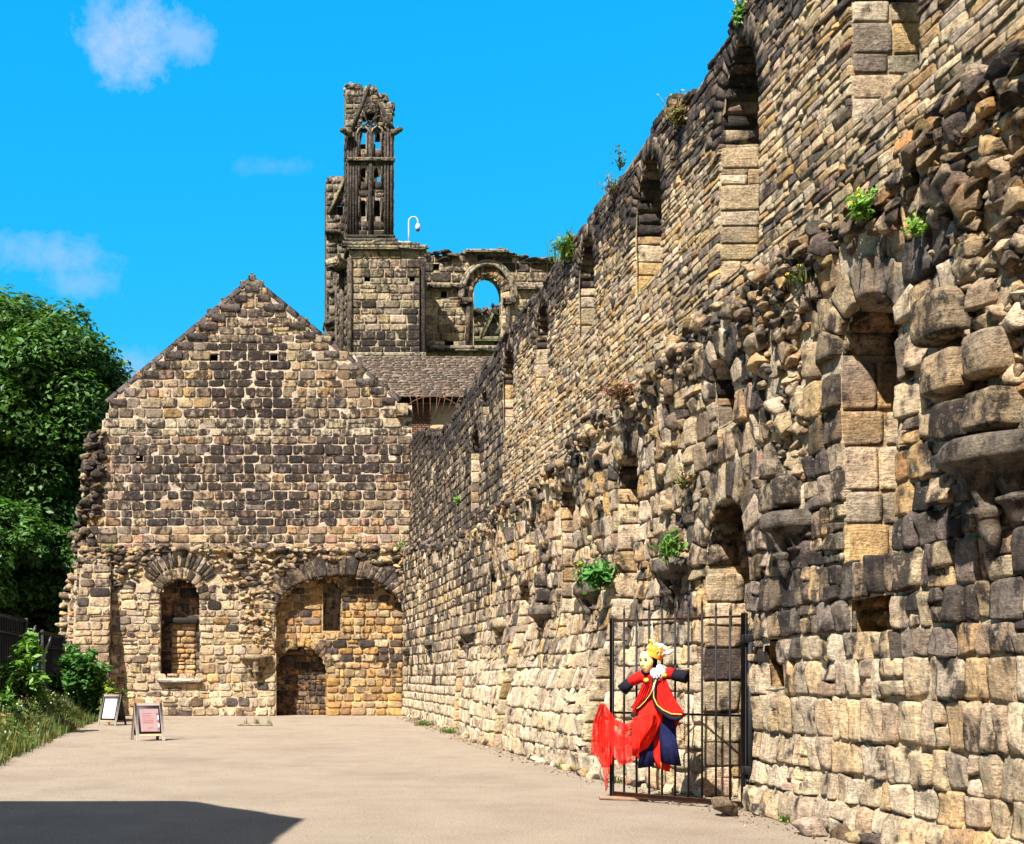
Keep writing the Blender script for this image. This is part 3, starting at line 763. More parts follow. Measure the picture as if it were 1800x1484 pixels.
# lone stone mouldings and sill stones at the foot
a = Acc(); N = 90; u = R.uniform(Y0, 47, N); s = R.uniform(.10, .34, N)
rocks(a, BL(u, .03+0*u, R.uniform(-.05, .10, N)), np.stack([s, s*1.5, s*.8], 1), colours(N, LIGHT, np.full(N, .12)), rot=rand_rot(N, .4), m=4)
a.build('footing_stones', 'stone', ruin)
# ------------------------------------------------------------------ the gabled end wall
YG = 48.5; kg = YG/FPX
gx = lambda p: (p-CX)*kg
gz = lambda p: EYE+(CY-p)*kg
gable = thing('gable_wall', 'frontal gable-ended wall of dark sooty blocks with pale joints closing the courtyard', 'gable wall', (gx(445), YG, 0))
BG = lambda u, v, n: np.stack([u, YG-n-.03*fbm(P3(u, v), .5, 2, 61), v], -1)
LW = .38
BGl = lambda u, v, n: np.stack([u, YG-LW-n-.05*fbm(P3(u, v), .6, 2, 62)-.10*(1-sstep(v, .3, 1.2)), v], -1)
ax_, az_ = gx(443), gz(492); lx_, lz_ = gx(192), gz(708); rx_, rz_ = gx(698), gz(704)
gtop = lambda u: np.where(u > rx_, rz_-.25, np.where(u < ax_, lz_+(az_-lz_)*(u-lx_)/(ax_-lx_), az_+(rz_-az_)*(u-ax_)/(rx_-ax_)))+.05
gleft = lambda v: gx(np.interp(-v, [-gz(712), -gz(735), -gz(770), -gz(880), -gz(965)], [191, 187, 172, 160, 150]))+.12*vn(P3(v, 0), 1.9, 4)
def gdark(u, v):
    py = CY-(v-EYE)/kg; px = u/kg+CX; n = .60*fbm(P3(u, v), .38, 4, 63)
    d = np.where(py < 730, .30, np.where(py < 790, .26, np.where(py < 925, .70, .15)))
    d = np.where((np.abs(px-430) < 68) & (py > 600) & (py < 735), .85, d)
    d = np.where((px > 640) & (py > 780), d*.6, d)
    d = np.where((px < 205) & (py > 760), .35, d)
    return np.clip(d+n, 0, 1)
def ghook(u, v, cl):
    py = CY-(v-EYE)/kg; px = u/kg+CX
    m = (((px-625)/65)**2+((py-940)/24)**2 < 1) | (((px-215)/38)**2+((py-940)/30)**2 < 1)
    m &= R.random(len(u)) < .35
    cl[m, :3] = cl[m, :3]*.4+np.array(PAL['pink'])*.55*R.uniform(.8, 1.2, (m.sum(), 1)); cl[m, 3] = .05
    m = (py > 737) & (py < 762); cl[m, :3] = cl[m, :3]*.25+np.array([.34, .29, .21])*R.uniform(.7, 1.1, (m.sum(), 1))
    m = (np.abs(px-430) < 60) & (py > 600) & (py < 735) & (cl[:, 0] < .15); cl[m, :3] = cl[m, :3]*.7+np.array([.06, .025, .012])
    return cl
holes = [Opening(gx(378), .19, gz(636), gz(626), .05, 0, .6), Opening(gx(481), .19, gz(636), gz(626), .05, 0, .6), Opening(gx(246), .16, gz(812), gz(803), .05, 0, .5)]
wall_mesh('upper_masonry', gable, BG, gx(140), gx(724), gz(968), az_+.2, .385, .64, holes, top=gtop, left=gleft, weights=dict(tan=4, grey=3.2, cream=2, ochre=1.3, brown=2, rust=.5, pink=.4), darkf=gdark, soot=.30,
          mortar=(.50, .40, .305, -.1), prot=.022, res=(8, 7), gap=(.032, .036), step=.16, rough=.020, hvar=.2, wvar=.45, split=.05, rnd=.085, jit=.014, hook=ghook, lift=1.65, soft=.55)
for h in holes:
    a = Acc()
    for sd in (-1, 1):
        box(a, (h.uc+sd*(h.a+.02), YG+.3, (h.vb+h.vs+h.rise)/2), (.04, .6, h.vs+h.rise-h.vb+.08), (.10, .08, .06, .5))
    box(a, (h.uc, YG+.3, h.vs+h.rise+.02), (h.a*2, .6, .04), (.10, .08, .06, .5)); box(a, (h.uc, YG+.3, h.vb-.02), (h.a*2, .6, .04), (.10, .08, .06, .5))
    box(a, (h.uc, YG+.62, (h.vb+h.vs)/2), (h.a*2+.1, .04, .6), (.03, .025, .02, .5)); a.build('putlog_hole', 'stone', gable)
# coping slabs up both slopes
a = Acc()
for (x0, z0, x1, z1) in ((lx_-.1, lz_-.02, ax_, az_), (rx_+.1, rz_-.02, ax_, az_)):
    L = math.hypot(x1-x0, z1-z0); n = int(L/.62); ang = math.atan2(z1-z0, x1-x0); sgn = 1 if x1 > x0 else -1
    Rm = np.array([[math.cos(ang), 0, -math.sin(ang)], [0, 1, 0], [math.sin(ang), 0, math.cos(ang)]])
    nx, nz_ = (-math.sin(ang), math.cos(ang)) if math.cos(ang) > 0 else (math.sin(ang), -math.cos(ang))
    for i in range(n):
        t = (i+.5)/n; g_ = random.uniform(.8, 1.4)*.07; hh = .20+random.uniform(-.02, .05)
        cx_ = x0+(x1-x0)*t-nx*(hh/2-.16); cz_ = z0+(z1-z0)*t-nz_*(hh/2-.16)
        box(a, (cx_, YG+.34+random.uniform(-.02, .02), cz_), (L/n-.02, .72, hh), (g_*1.25, g_*1.02, g_*.95, .2), Rm, .02)
        if random.random() < .75:   # bonded stones stepping in under the coping
            w_ = random.uniform(.5, 1.0); c2 = random.uniform(.7, 1.5)*.075
            box(a, (cx_-nx*.28+sgn*w_*.15, YG-.02, cz_-nz_*.30), (w_, .10, .28), (c2*1.25, c2, c2*.9, .3), None, .02)
box(a, (ax_, YG+.12, az_-.36), (1.0, .2, .7), (.2, .16, .12, .3), None, .03); box(a, (ax_, YG+.2, az_+.06), (.30, .5, .34), (.12, .10, .08, .3), None, .05); box(a, (ax_, YG+.2, az_+.26), (.12, .3, .16), (.14, .12, .09, .3), None, .04)
box(a, (gx(706), YG+.1, gz(722)), (.5, .8, .5), (.34, .27, .18, .2), None, .03)
a.build('coping', 'stone', gable)

big = Opening(gx(596), 2.72, 0.0, gz(1078), gz(1014)-gz(1078), .80, .55, n=30)
nich = Opening(gx(317), .84, gz(1192), gz(1055), .86, .42, .9, n=13)
sml = Opening(gx(529), 1.10, 0, gz(1183), gz(1137)-gz(1183), .34, .7, n=15)
class Small(Opening):
    pass
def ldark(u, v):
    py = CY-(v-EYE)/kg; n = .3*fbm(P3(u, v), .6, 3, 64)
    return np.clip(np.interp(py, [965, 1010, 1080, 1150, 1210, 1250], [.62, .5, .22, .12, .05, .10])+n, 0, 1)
lleft = lambda v: gx(np.interp(-v, [-gz(980), -gz(1080), -gz(1250)], [140, 122, 112]))
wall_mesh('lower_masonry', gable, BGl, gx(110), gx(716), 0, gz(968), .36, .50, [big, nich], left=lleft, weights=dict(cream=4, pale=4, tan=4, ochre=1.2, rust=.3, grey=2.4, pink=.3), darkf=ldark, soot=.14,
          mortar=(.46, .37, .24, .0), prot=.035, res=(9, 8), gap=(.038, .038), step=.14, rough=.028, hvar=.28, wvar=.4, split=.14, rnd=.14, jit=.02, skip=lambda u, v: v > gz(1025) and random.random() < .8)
a = Acc(); arch_stones(a, BGl, big, dict(grey=3, brown=2, tan=2), .45, res=(7, 7), deep=.56, sides=(1, 0), prot=.05); a.build('relieving_arch', 'stone', gable)
# niche with timber lintel and blocking
a = Acc(); arch_stones(a, BGl, nich, dict(grey=3, tan=3, cream=1), .35, res=(7, 7), deep=.9, prot=.05, jamb_h=.34)
Bk = lambda u, v, n: BGl(u, v, n-.88)
Q = layout(gx(282), gx(354), gz(1092), gz(1015), .36, .55); stones(a, Bk, Q, .04, colours(len(Q), dict(brown=4, tan=3, rust=1), np.full(len(Q), .3), .3), (7, 7), (.03, .03))
Q = layout(gx(300), gx(343), gz(1188), gz(1096), .27, .5, wvar=.3, split=.25); stones(a, Bk, Q, .07, colours(len(Q), dict(ochre=4, tan=3, cream=2, rust=1), np.full(len(Q), .05), .05), (8, 7), (.04, .04), rough=.02, rnd=.15)
for (p0, p1) in ((282, 300), (343, 354)):
    Q = layout(gx(p0), gx(p1), gz(1190), gz(1096), .4, .6); stones(a, Bk, Q, .06, colours(len(Q), dict(brown=4, tan=2, ochre=1), np.full(len(Q), .4), .3), (6, 6))
backing(a, Bk, gx(280), gx(356), gz(1194), gz(1012), .2, col=(.30, .2, .11, .1))
ni = a.build('arched_niche', 'stone', gable)
a = Acc(); box(a, (gx(318), YG-LW+.72, gz(1090)), (1.42, .3, .22), (.018, .014, .012, 0), None, .03); a.build('timber_lintel', 'wood', ni)
a = Acc(); box(a, (gx(317), YG-LW+.22, gz(1196)), (1.86, .95, .13), (.50, .45, .38, -.2), None, .03); a.build('sill', 'stone', ni)
# outer radiating stones above the niche
a = Acc(); o2 = Opening(nich.uc, nich.a+.44, 0, nich.vs+.05, nich.rise+.46, .62, .3, n=15)
k = 17; th = np.linspace(math.radians(148), math.radians(32), k+1); Q = np.array([[(-th[i], 0), (-th[i+1], 0), (-th[i+1], random.uniform(.45, .9)), (-th[i], random.uniform(.45, .9))] for i in range(k)])
stones(a, lambda t, r, n: BGl(o2.uc+(o2.a+r)*np.cos(-t), o2.vs+(o2.rise+r)*np.sin(-t), n), Q, .08, colours(k, dict(grey=3, brown=2, tan=2), np.full(k, .45)), (6, 7), (.02, .01))
a.build('radiating_stones', 'stone', gable)
# recess under the big arch
rec = Opening(gx(583), .43, gz(1112), gz(1042), .52, .26, .8, n=9)
Br = lambda u, v, n: BGl(u, v, n-.55)
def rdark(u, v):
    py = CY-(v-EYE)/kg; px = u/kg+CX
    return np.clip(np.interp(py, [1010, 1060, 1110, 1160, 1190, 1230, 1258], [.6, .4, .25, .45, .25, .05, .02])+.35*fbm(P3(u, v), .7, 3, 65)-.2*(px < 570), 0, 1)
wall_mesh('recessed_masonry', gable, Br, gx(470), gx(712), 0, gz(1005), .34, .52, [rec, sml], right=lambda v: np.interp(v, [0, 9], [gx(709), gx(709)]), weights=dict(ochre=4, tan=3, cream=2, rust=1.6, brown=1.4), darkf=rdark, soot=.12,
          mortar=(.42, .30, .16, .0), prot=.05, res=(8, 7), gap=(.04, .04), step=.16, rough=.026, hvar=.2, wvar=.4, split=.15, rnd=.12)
a = Acc(); arch_stones(a, Br, sml, dict(tan=3, ochre=3, brown=2), .2, res=(7, 7), deep=.7, prot=.04, jamb_h=.36)
Bk = lambda u, v, n: Br(u, v, n-.68)
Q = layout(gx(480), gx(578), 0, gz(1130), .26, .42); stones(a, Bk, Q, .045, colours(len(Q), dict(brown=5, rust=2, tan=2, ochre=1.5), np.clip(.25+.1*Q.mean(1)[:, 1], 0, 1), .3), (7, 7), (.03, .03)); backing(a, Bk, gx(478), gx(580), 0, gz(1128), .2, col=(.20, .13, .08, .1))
a.build('small_arch', 'stone', gable)
a = Acc(); arch_stones(a, Br, rec, dict(ochre=3, tan=3, brown=1), .25, res=(6, 6), deep=.8, prot=.03)
Bk = lambda u, v, n: Br(u, v, n-.79); hole = Opening(gx(586.5), .135, gz(1108), gz(1050), .12, 0, .4)
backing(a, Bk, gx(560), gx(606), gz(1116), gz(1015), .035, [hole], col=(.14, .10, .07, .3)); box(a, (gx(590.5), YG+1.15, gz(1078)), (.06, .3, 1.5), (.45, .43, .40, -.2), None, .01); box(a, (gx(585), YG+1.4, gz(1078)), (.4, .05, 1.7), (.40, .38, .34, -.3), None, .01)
a.build('slit_window', 'stone', gable)
corbel(gx(450), gz(1152), .62, 3, B=BGl, parent=gable, dk=(.26, .20, .13, .25))
a = Acc()
Wg = dict(tan=4, grey=3, cream=3, ochre=2, brown=1.5)
N = 520; u = R.uniform(gx(135), gx(712), N); v = R.uniform(gz(1030), gz(966), N); ok = ~(big.inside(u, v, .75) | nich.inside(u, v, 1.2)) & (u > gleft(v)-.1)
u, v = u[ok], v[ok]; s = R.uniform(.16, .42, len(u)); rocks(a, BGl(u, v, R.uniform(-.08, .04, len(u))), np.stack([s*1.5, s, s*.75], 1), colours(len(u), Wg, np.full(len(u), .38), .2), rot=rand_rot(len(u), .3), m=4)
N = 170; u = R.uniform(gx(138), gx(712), N); v = gz(968)+R.normal(0, .06, N); s = R.uniform(.2, .45, N); rocks(a, BGl(u, v, R.uniform(-.32, .05, N)), np.stack([s*1.4, s, s*.6], 1), colours(N, Wg, np.full(N, .35), .2), rot=rand_rot(N, .3), m=4)
# loose core left of the arch and at the wall's broken left edge
N = 150; u = gx(R.uniform(425, 480, N)); v = gz(R.uniform(1040, 1138, N)); s = R.uniform(.10, .26, N); rocks(a, BGl(u, v, R.uniform(-.1, .10, N)), np.stack([s*1.4, s, s*.8], 1), colours(N, dict(cream=4, tan=3, ochre=2), np.full(N, .12), .1), rot=rand_rot(N, .5), m=4)
N = 420; v = gz(R.uniform(760, 1000, N)); u = gleft(v)+R.uniform(-.2, .55, N)-.25; s = R.uniform(.2, .5, N); rocks(a, BG(u, v, R.uniform(-.9, .16, N)), np.stack([s*1.3, s, s*.8], 1), colours(N, dict(grey=3, tan=3, brown=2, ochre=1), np.full(N, .45), .3), rot=rand_rot(N, .5), m=4)
N = 160; v = gz(R.uniform(1000, 1255, N)); u = lleft(v)+R.uniform(-.3, .4, N); s = R.uniform(.25, .5, N); rocks(a, BGl(u, v, R.uniform(-.9, -.1, N)), np.stack([s*1.3, s, s*.8], 1), colours(N, dict(cream=3, tan=3, grey=2), np.full(N, .15), .1), rot=rand_rot(N, .3), m=4)
U, V = np.meshgrid(np.linspace(gx(140), gx(716), 90), np.linspace(-.05, LW+.02, 3)); a.add(BG(U.ravel(), gz(969)+0*U.ravel()-.1*V.ravel(), V.ravel()), gridF(90, 3), (.22, .17, .10, .2))
a.build('core_rubble', 'stone', gable)
# battered buttress
zt = gz(985)
Bb = lambda u, v, n: np.stack([u, YG-LW-.15-1.15*np.clip((zt-v)/zt, 0, 1)-n, v], -1)
a = Acc(); bl = lambda v: gx(np.interp(-v, [-zt, -gz(1080), 0], [150, 138, 138]))
br_ = gx(198)
Q = layout(gx(128), br_, 0, zt, .34, .62, left=bl, wvar=.3, split=.05); stones(a, Bb, Q, .035, colours(len(Q), dict(tan=4, cream=3, grey=3, pink=.5), np.clip(.1+.35*sstep(Q.mean(1)[:, 1], 3, 6), 0, 1), .15), (8, 7), (.04, .04)); backing(a, Bb, gx(136), br_, 0, zt, .2, left=bl, col=(.4, .32, .22, 0))
for X_, sd in ((br_, 1), (gx(140), -1)):
    Bs = lambda d, v, n: np.stack([X_+sd*n, YG-LW+.1-d*(.15+1.15*np.clip((zt-v)/zt, 0, 1)+.1), v], -1)
    Q = layout(0, 1, 0, zt, .34, .5, wvar=.3, split=.05); stones(a, Bs, Q, .02, colours(len(Q), dict(tan=4, grey=3, brown=2), np.full(len(Q), .3)), (6, 6), (.03, .03)); U, V = np.meshgrid(np.linspace(0, 1, 4), np.linspace(0, zt, 12)); a.add(Bs(U.ravel(), V.ravel(), 0*U.ravel()-.005), gridF(4, 12), (.4, .3, .2, .1))
N = 40; u = gx(R.uniform(145, 198, N)); rocks(a, Bb(u, zt+R.normal(0, .08, N), R.uniform(-.35, .0, N)), R.uniform(.2, .4, (N, 3)), colours(N, Wg, np.full(N, .3)), rot=rand_rot(N, .4))
a.build('buttress', 'stone', gable)
a = Acc()   # rear face of the gable
V_ = [(gx(150), 0), (gx(722), 0), (gx(722), gz(722)), (ax_, az_-.1), (gx(192), gz(716)), (gx(160), gz(900))]
W = np.array([(x, YG+.95, z) for x, z in V_]); a.add(W, [[0, 1, 2, 5], [2, 3, 4, 5]], (.3, .24, .17, .3)); a.build('rear_face', 'stone', gable)
# ------------------------------------------------------------------ church behind the gable
church = thing('abbey_transept', 'tall weathered stone transept wall with one round-headed open window against the sky', 'ruined church', (8, 66, 0))
def fr(Y):
    k = Y/FPX; return (lambda p: (p-CX)*k), (lambda p: EYE+(CY-p)*k), (lambda u, v, n: np.stack([u, Y-n-.03*fbm(P3(u, v), .5, 2, 66), v], -1))
tx, tz, BT = fr(64.0)
tdark = lambda u, v: np.clip(.12+.5*sstep(u, tx(712), tx(726))*(v < tz(480))+.85*sstep(-v, -tz(572), -tz(590))*(1-.4*sstep(v, tz(500), tz(480)))+.3*fbm(P3(u, v), .6, 3, 67), 0, 1)
WT = dict(grey=3, green=3.2, tan=2, cream=1.6, brown=1)
wall_mesh('stair_block', church, BT, tx(614), tx(746), tz(720), tz(437), .44, .72, [Opening(tx(644), .17, tz(494), tz(484), .03, 0, .5), Opening(tx(723), .17, tz(494), tz(484), .03, 0, .5)], weights=WT, darkf=tdark, soot=.22,
          mortar=(.36, .30, .20, .1), prot=.03, res=(6, 6), gap=(.05, .045), step=.17, rough=.02, hvar=.2, wvar=.4, split=.06, rnd=.05, mat='stone_far')
a = Acc(); box(a, (tx(680), 64.6, (tz(720)+tz(440))/2), (tx(742)-tx(618), .2, tz(440)-tz(720)), (.02, .017, .015, .5))
a.build('inner_core', 'stone_far', church)
# splayed left face with shafts
P0, P1 = np.array([tx(615), 64.0]), np.array([(590-CX)/FPX*66.2, 66.2]); Ld = np.linalg.norm(P1-P0); dd = (P1-P0)/Ld; nn = np.array([-dd[1], dd[0]]); nn = nn if nn[1] < 0 else -nn
Bs = lambda u, v, n: np.stack([P0[0]+dd[0]*u+nn[0]*n, P0[1]+dd[1]*u+nn[1]*n, v], -1)
wall_mesh('splayed_face', church, Bs, 0, Ld, tz(700), tz(462), .5, .55, weights=dict(brown=3, grey=2, rust=1, tan=1), darkf=lambda u, v: np.full_like(u, .6), mortar=(.40, .32, .2, .1), prot=.03, res=(5, 5), gap=(.05, .05), step=.25, mat='stone_far', rnd=.05)
a = Acc()
for px_ in (592.5, 603, 614.5):
    x = tx(px_) if px_ > 600 else (px_-CX)/FPX*66.1; y = 63.93 if px_ > 610 else (65.0 if px_ > 600 else 66.1); tube(a, [(x, y, tz(700)), (x, y, tz(455))], .14, (.12, .095, .07, .4), 10)
a.build('corner_shafts', 'stone_far', church)
a = Acc()
box(a, (tx(680), 63.95, tz(437)), (tx(750)-tx(610), .5, .22), (.26, .23, .15, .3), None, .05); box(a, (tx(676), 64.1, tz(432)), (tx(735)-tx(614), .8, .2), (.22, .19, .12, .4), None, .06)
box(a, (tx(603), 65.0, tz(458)), (1.0, 2.2, .5), (.3, .26, .17, .3), [[.80, .6, 0], [-.6, .80, 0], [0, 0, 1]], .12)
box(a, (tx(680), 63.86, tz(626)), (tx(749)-tx(612), .4, .26), (.30, .26, .18, .3), None, .06); box(a, (tx(600), 65.0, tz(626)), (1.9, .4, .24), (.26, .22, .15, .3), [[.5, .87, 0], [-.87, .5, 0], [0, 0, 1]], .05)
box(a, (tx(742), 64.0, tz(560)), (.34, .5, tz(445)-tz(622)), (.06, .05, .04, .5), None, .08)
N = 46; u = R.uniform(tx(640), tx(748), N); rocks(a, np.stack([u, R.uniform(63.9, 64.7, N), tz(431)-.0+R.normal(0, .08, N)-(u-tx(640))*.06], -1), R.uniform(.25, .7, (N, 3))*[1.4, 1, .45], colours(N, WT, np.full(N, .25)), rot=rand_rot(N, .2), m=4)
a.build('cornice', 'stone_far', church)
# nearer return (right side of the block) and the window wall
ux, uz, BW = fr(66.5)
a = Acc(); Br2 = lambda u, v, n: np.stack([tx(746)+n, u, v], -1)
Q = layout(64, 66.5, tz(640), tz(440), .5, .8); stones(a, Br2, Q, .03, colours(len(Q), WT, np.full(len(Q), .3)), (5, 5), (.05, .05)); backing(a, Br2, 64, 66.5, tz(640), tz(440), .5); a.build('block_return', 'stone_far', church)
aw = Opening(ux(856.5), ux(883)-ux(856.5), uz(616), uz(526), uz(484)-uz(526), .55, .8, n=13)
hs = [Opening(ux(767), .15, uz(473), uz(466), .03, 0, .5), Opening(ux(782), .2, uz(521), uz(512), .03, 0, .5), Opening(ux(791), .3, uz(611), uz(598), .06, 0, .5)]
wtop = lambda u: np.interp(u, [ux(740), ux(760), ux(800), ux(822), ux(835), ux(880), ux(905), ux(925), ux(985), ux(1100)], [uz(444), uz(450), uz(452), uz(448), uz(446), uz(449), uz(452), uz(458), uz(461), uz(463)])
wdark = lambda u, v: np.clip(.12+.45*sstep(v, uz(505), uz(495))+.3*fbm(P3(u, v), .6, 3, 68)+.5*(np.abs(u-ux(825)) < .35)*(v < uz(530)), 0, 1)
wall_mesh('window_wall', church, BW, ux(738), ux(1100), uz(720), uz(440), .50, .85, [aw]+hs, top=wtop, weights=WT, darkf=wdark, soot=.18, mortar=(.38, .31, .20, .1), prot=.03, res=(6, 6), gap=(.05, .045), step=.2, rough=.02, hvar=.15, wvar=.35, split=.04, rnd=.05, mat='stone_far')
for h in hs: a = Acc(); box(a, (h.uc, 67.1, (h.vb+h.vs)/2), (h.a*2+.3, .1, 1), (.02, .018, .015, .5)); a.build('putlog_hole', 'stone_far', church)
a = Acc(); arch_stones(a, BW, aw, dict(ochre=2, tan=3, grey=2, brown=1), .35, res=(6, 6), deep=.8, prot=.04, jamb_h=.6)
th = np.linspace(math.pi*1.0, 0, 28)
for rr, tk in ((1.0, .14), (1.28, .09)): tube(a, [(aw.uc+(aw.a+.62*rr)*math.cos(t), 66.35, aw.vs+(aw.rise+.62*rr)*math.sin(t)) for t in th], tk, (.26, .22, .16, .3), 8)
for sx in (-1, 1):
    x = aw.uc+sx*(aw.a+.28); tube(a, [(x, 66.3, aw.vb), (x, 66.3, aw.vs-.35)], .13, (.12, .09, .07, .4), 10); box(a, (x+sx*.1, 66.3, aw.vs-.2), (.75, .5, .36), (.16, .12, .09, .4), None, .08)
w_ = a.build('round_window', 'stone_far', church)
a = Acc(); box(a, ((ux(752)+ux(816))/2, 66.3, uz(505)), (ux(816)-ux(752), .35, .20), (.22, .18, .13, .35), None, .05); a.build('string_course', 'stone_far', church)
a = Acc(); box(a, ((ux(908)+ux(960))/2, 66.3, uz(508)), (ux(960)-ux(908), .35, .20), (.25, .2, .14, .35), None, .05); a.build('string_course', 'stone_far', church)
a = Acc(); box(a, ((ux(750)+ux(886))/2, 66.2, uz(616)), (ux(886)-ux(750), .6, .28), (.24, .2, .14, .3), None, .08); a.build('sill_course', 'stone_far', church)
a = Acc(); N = 150; u = R.uniform(ux(745), ux(1080), N); s = R.uniform(.25, .75, N); rocks(a, np.stack([u, 66.6+R.uniform(-.3, .9, N), wtop(u)+R.normal(.02, .10, N)], -1), np.stack([s*1.6, s, s*.5], 1), colours(N, dict(grey=3, green=2, brown=2, tan=1), np.full(N, .45)), rot=rand_rot(N, .22), m=4)
box(a, ((ux(815)+ux(890))/2, 66.2, uz(447)), (ux(890)-ux(815), .7, .16), (.3, .26, .18, .3), None, .04)
a.build('wall_head', 'stone_far', church)
# farther wall seen through the window
fx, fz, BF = fr(92.0)
far = thing('far_nave_wall', 'mossy green-grey stone wall glimpsed through the round-headed open window', 'ruined wall', (fx(855), 92, 0))
wall_mesh('masonry', far, BF, fx(780), fx(960), 0, fz(549), .62, 1.1, weights=dict(green=5, grey=2, brown=1), darkf=lambda u, v: np.full_like(u, .15), mortar=(.17, .16, .10, .1), prot=.03, res=(5, 5), gap=(.05, .05), step=.8, mat='stone_far', rnd=.05)
a = Acc(); box(a, (fx(868), 91.8, fz(598)), (4.2, .6, .35), (.2, .19, .11, .3), None, .08); box(a, (fx(853), 91.7, fz(578)), (.3, .5, 2.4), (.2, .2, .11, .3), [[.9, 0, .43], [0, 1, 0], [-.43, 0, .9]], .06)
N = 40; rocks(a, np.stack([R.uniform(fx(820), fx(890), N), R.uniform(91.7, 92.3, N), fz(548)+R.normal(0, .12, N)], -1), R.uniform(.3, .8, (N, 3))*[1.4, 1, .6], colours(N, dict(grey=3, brown=2), np.full(N, .5)), m=3)
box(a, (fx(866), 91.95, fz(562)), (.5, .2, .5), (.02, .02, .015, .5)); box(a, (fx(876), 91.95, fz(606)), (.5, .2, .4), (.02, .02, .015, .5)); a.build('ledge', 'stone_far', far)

# lean-to with stone-slate roof
lean = thing('slate_roofed_building', 'low building behind the gable with brown stone-slate roof and shadowed wall under its eaves', 'building', (tx(750), 60, 0))
R0 = np.array([0, 63.7, tz(630)]); R1y = 59.6; R1z = EYE+(CY-699)/FPX*59.6
sl = math.hypot(63.7-R1y, R0[2]-R1z); vv = np.array([0, (63.7-R1y)/sl, (R0[2]-R1z)/sl]); nv_ = np.array([0, -vv[2], vv[1]])
xl0 = (622-CX)/FPX*63.7; xl1 = (651-CX)/FPX*59.6; xr = (1000-CX)/FPX*60
Brf = lambda u, v, n: np.stack([u, R1y+vv[1]*v+nv_[1]*n, R1z+vv[2]*v+nv_[2]*n], -1)
Q = []; nrow = 24; hr = sl/nrow
for r_ in range(nrow):
    u = xl1+(xl0-xl1)*(r_/nrow)-random.random()*.03
    while u < xr:
        w = random.uniform(.35, .9); Q.append([(u, r_*hr), (u+w, r_*hr), (u+w, r_*hr+hr*1.02), (u, r_*hr+hr*1.02)]); u += w
Q = np.array(Q); a = Acc()
Brs = lambda u, v, n: Brf(u, v, n+.10*(1-((v/hr) % 1)))
g_ = R.uniform(.7, 1.25, (len(Q), 1)); stones(a, Brs, Q, .03, np.concatenate([np.array([[.15, .115, .092]])*g_*(1+.03*R.normal(0, 1, (len(Q), 3))), 0*g_], 1).clip(.02, .6), (5, 5), (.006, .02), rough=.004, rnd=.02, tilt=.003)
U, V = np.meshgrid(np.linspace(min(xl0, xl1)+.35, xr, 4), np.linspace(0, sl, 4)); a.add(Brf(U.ravel(), V.ravel(), -.01+0*U.ravel()), gridF(4, 4), (.05, .04, .035, 0))
a.build('slate_roof', 'slate_roof', lean)
a = Acc()
tube(a, [(xl1+.02, R1y, R1z+.05), (xl0, 63.7, R0[2]+.05)], .09, (.36, .31, .24, .1), 6); box(a, ((xl0+tx(746))/2, 63.75, tz(634)), (tx(746)-xl0, .2, .12), (.4, .36, .28, .1), None, .03); a.build('verge', 'stone', lean)
zw = lambda p: EYE+(CY-p)/FPX*60.4
xw = lambda p: (p-CX)/FPX*60.4
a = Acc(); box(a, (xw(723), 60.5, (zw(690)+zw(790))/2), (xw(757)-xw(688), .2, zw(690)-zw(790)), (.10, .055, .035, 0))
for i in range(22):
    for j in range(9):
        box(a, (xw(690)+.22*j+.1+(i % 2)*.11, 60.39, zw(790)+i*.115+.05), (.2, .04, .09), tuple(np.array([.13, .065, .04])*random.uniform(.7, 1.3))+(0,), None, .008)
a.build('brick_wall', 'paint', lean)
a = Acc(); box(a, (xw(830), 60.5, (zw(690)+zw(790))/2), (xw(905)-xw(757), .22, zw(690)-zw(790)), (.42, .32, .19, 0)); box(a, (xw(765), 60.2, R1z-.1), (xr-xl1+.2, .14, .16), (.04, .03, .025, 0), None, .01)
a.build('rendered_panel', 'paint', lean)
a = Acc(); loft(a, [[((665-CX)/FPX*59.5, 59.4, zw(690)), ((683-CX)/FPX*59.5, 59.4, zw(692)), ((690-CX)/FPX*59.5, 59.4, zw(722)), ((672-CX)/FPX*59.5, 59.4, zw(716))], [((665-CX)/FPX*59.5, 59.9, zw(690)), ((683-CX)/FPX*59.5, 59.9, zw(692)), ((690-CX)/FPX*59.5, 59.9, zw(722)), ((672-CX)/FPX*59.5, 59.9, zw(716))]], (.58, .47, .28, 0)); a.build('gable_board', 'paint', lean)

# rusty sunburst of rods on the wall top
fan = thing('iron_sunburst', 'rusty fan of thin iron rods above the wall corner before the slate roof', 'iron railing', ((760-CX)/FPX*49, 49, 0))
q = lambda px, py, Y=49.2: ((px-CX)/FPX*Y, Y, EYE+(CY-py)/FPX*Y)
for (b, t) in [((721, 748), (712, 712)), ((727, 746), (720, 690)), ((737, 742), (730, 681)), ((744, 738), (743, 675)), ((756, 734), (756, 697)), ((766, 730), (779, 673)), ((765, 736), (768, 697)), ((776, 728), (786, 680)), ((787, 725), (799, 686)), ((797, 723), (809, 695)), ((722, 790), (676, 762)), ((724, 785), (673, 748)), ((722, 778), (682, 736)), ((724, 772), (688, 726)), ((712, 788), (730, 768))]:
    a = Acc(); tube(a, [q(*b), q((b[0]+t[0])/2+.6, (b[1]+t[1])/2), q(*t)], [.022, .018, .012], (.1, .1, .1, 0), 6); a.build('rod', 'rust', fan)
a = Acc(); tube(a, [q(760+52*math.cos(t), 733-36*math.sin(t)) for t in np.linspace(.35, math.pi-.35, 16)], .02, (.1, .1, .1, 0), 6); a.build('hoop', 'rust', fan)
a = Acc(); tube(a, [q(662, 717), q(720, 719)], .03, (.1, .1, .1, 0), 6); a.build('bar', 'rust', fan)

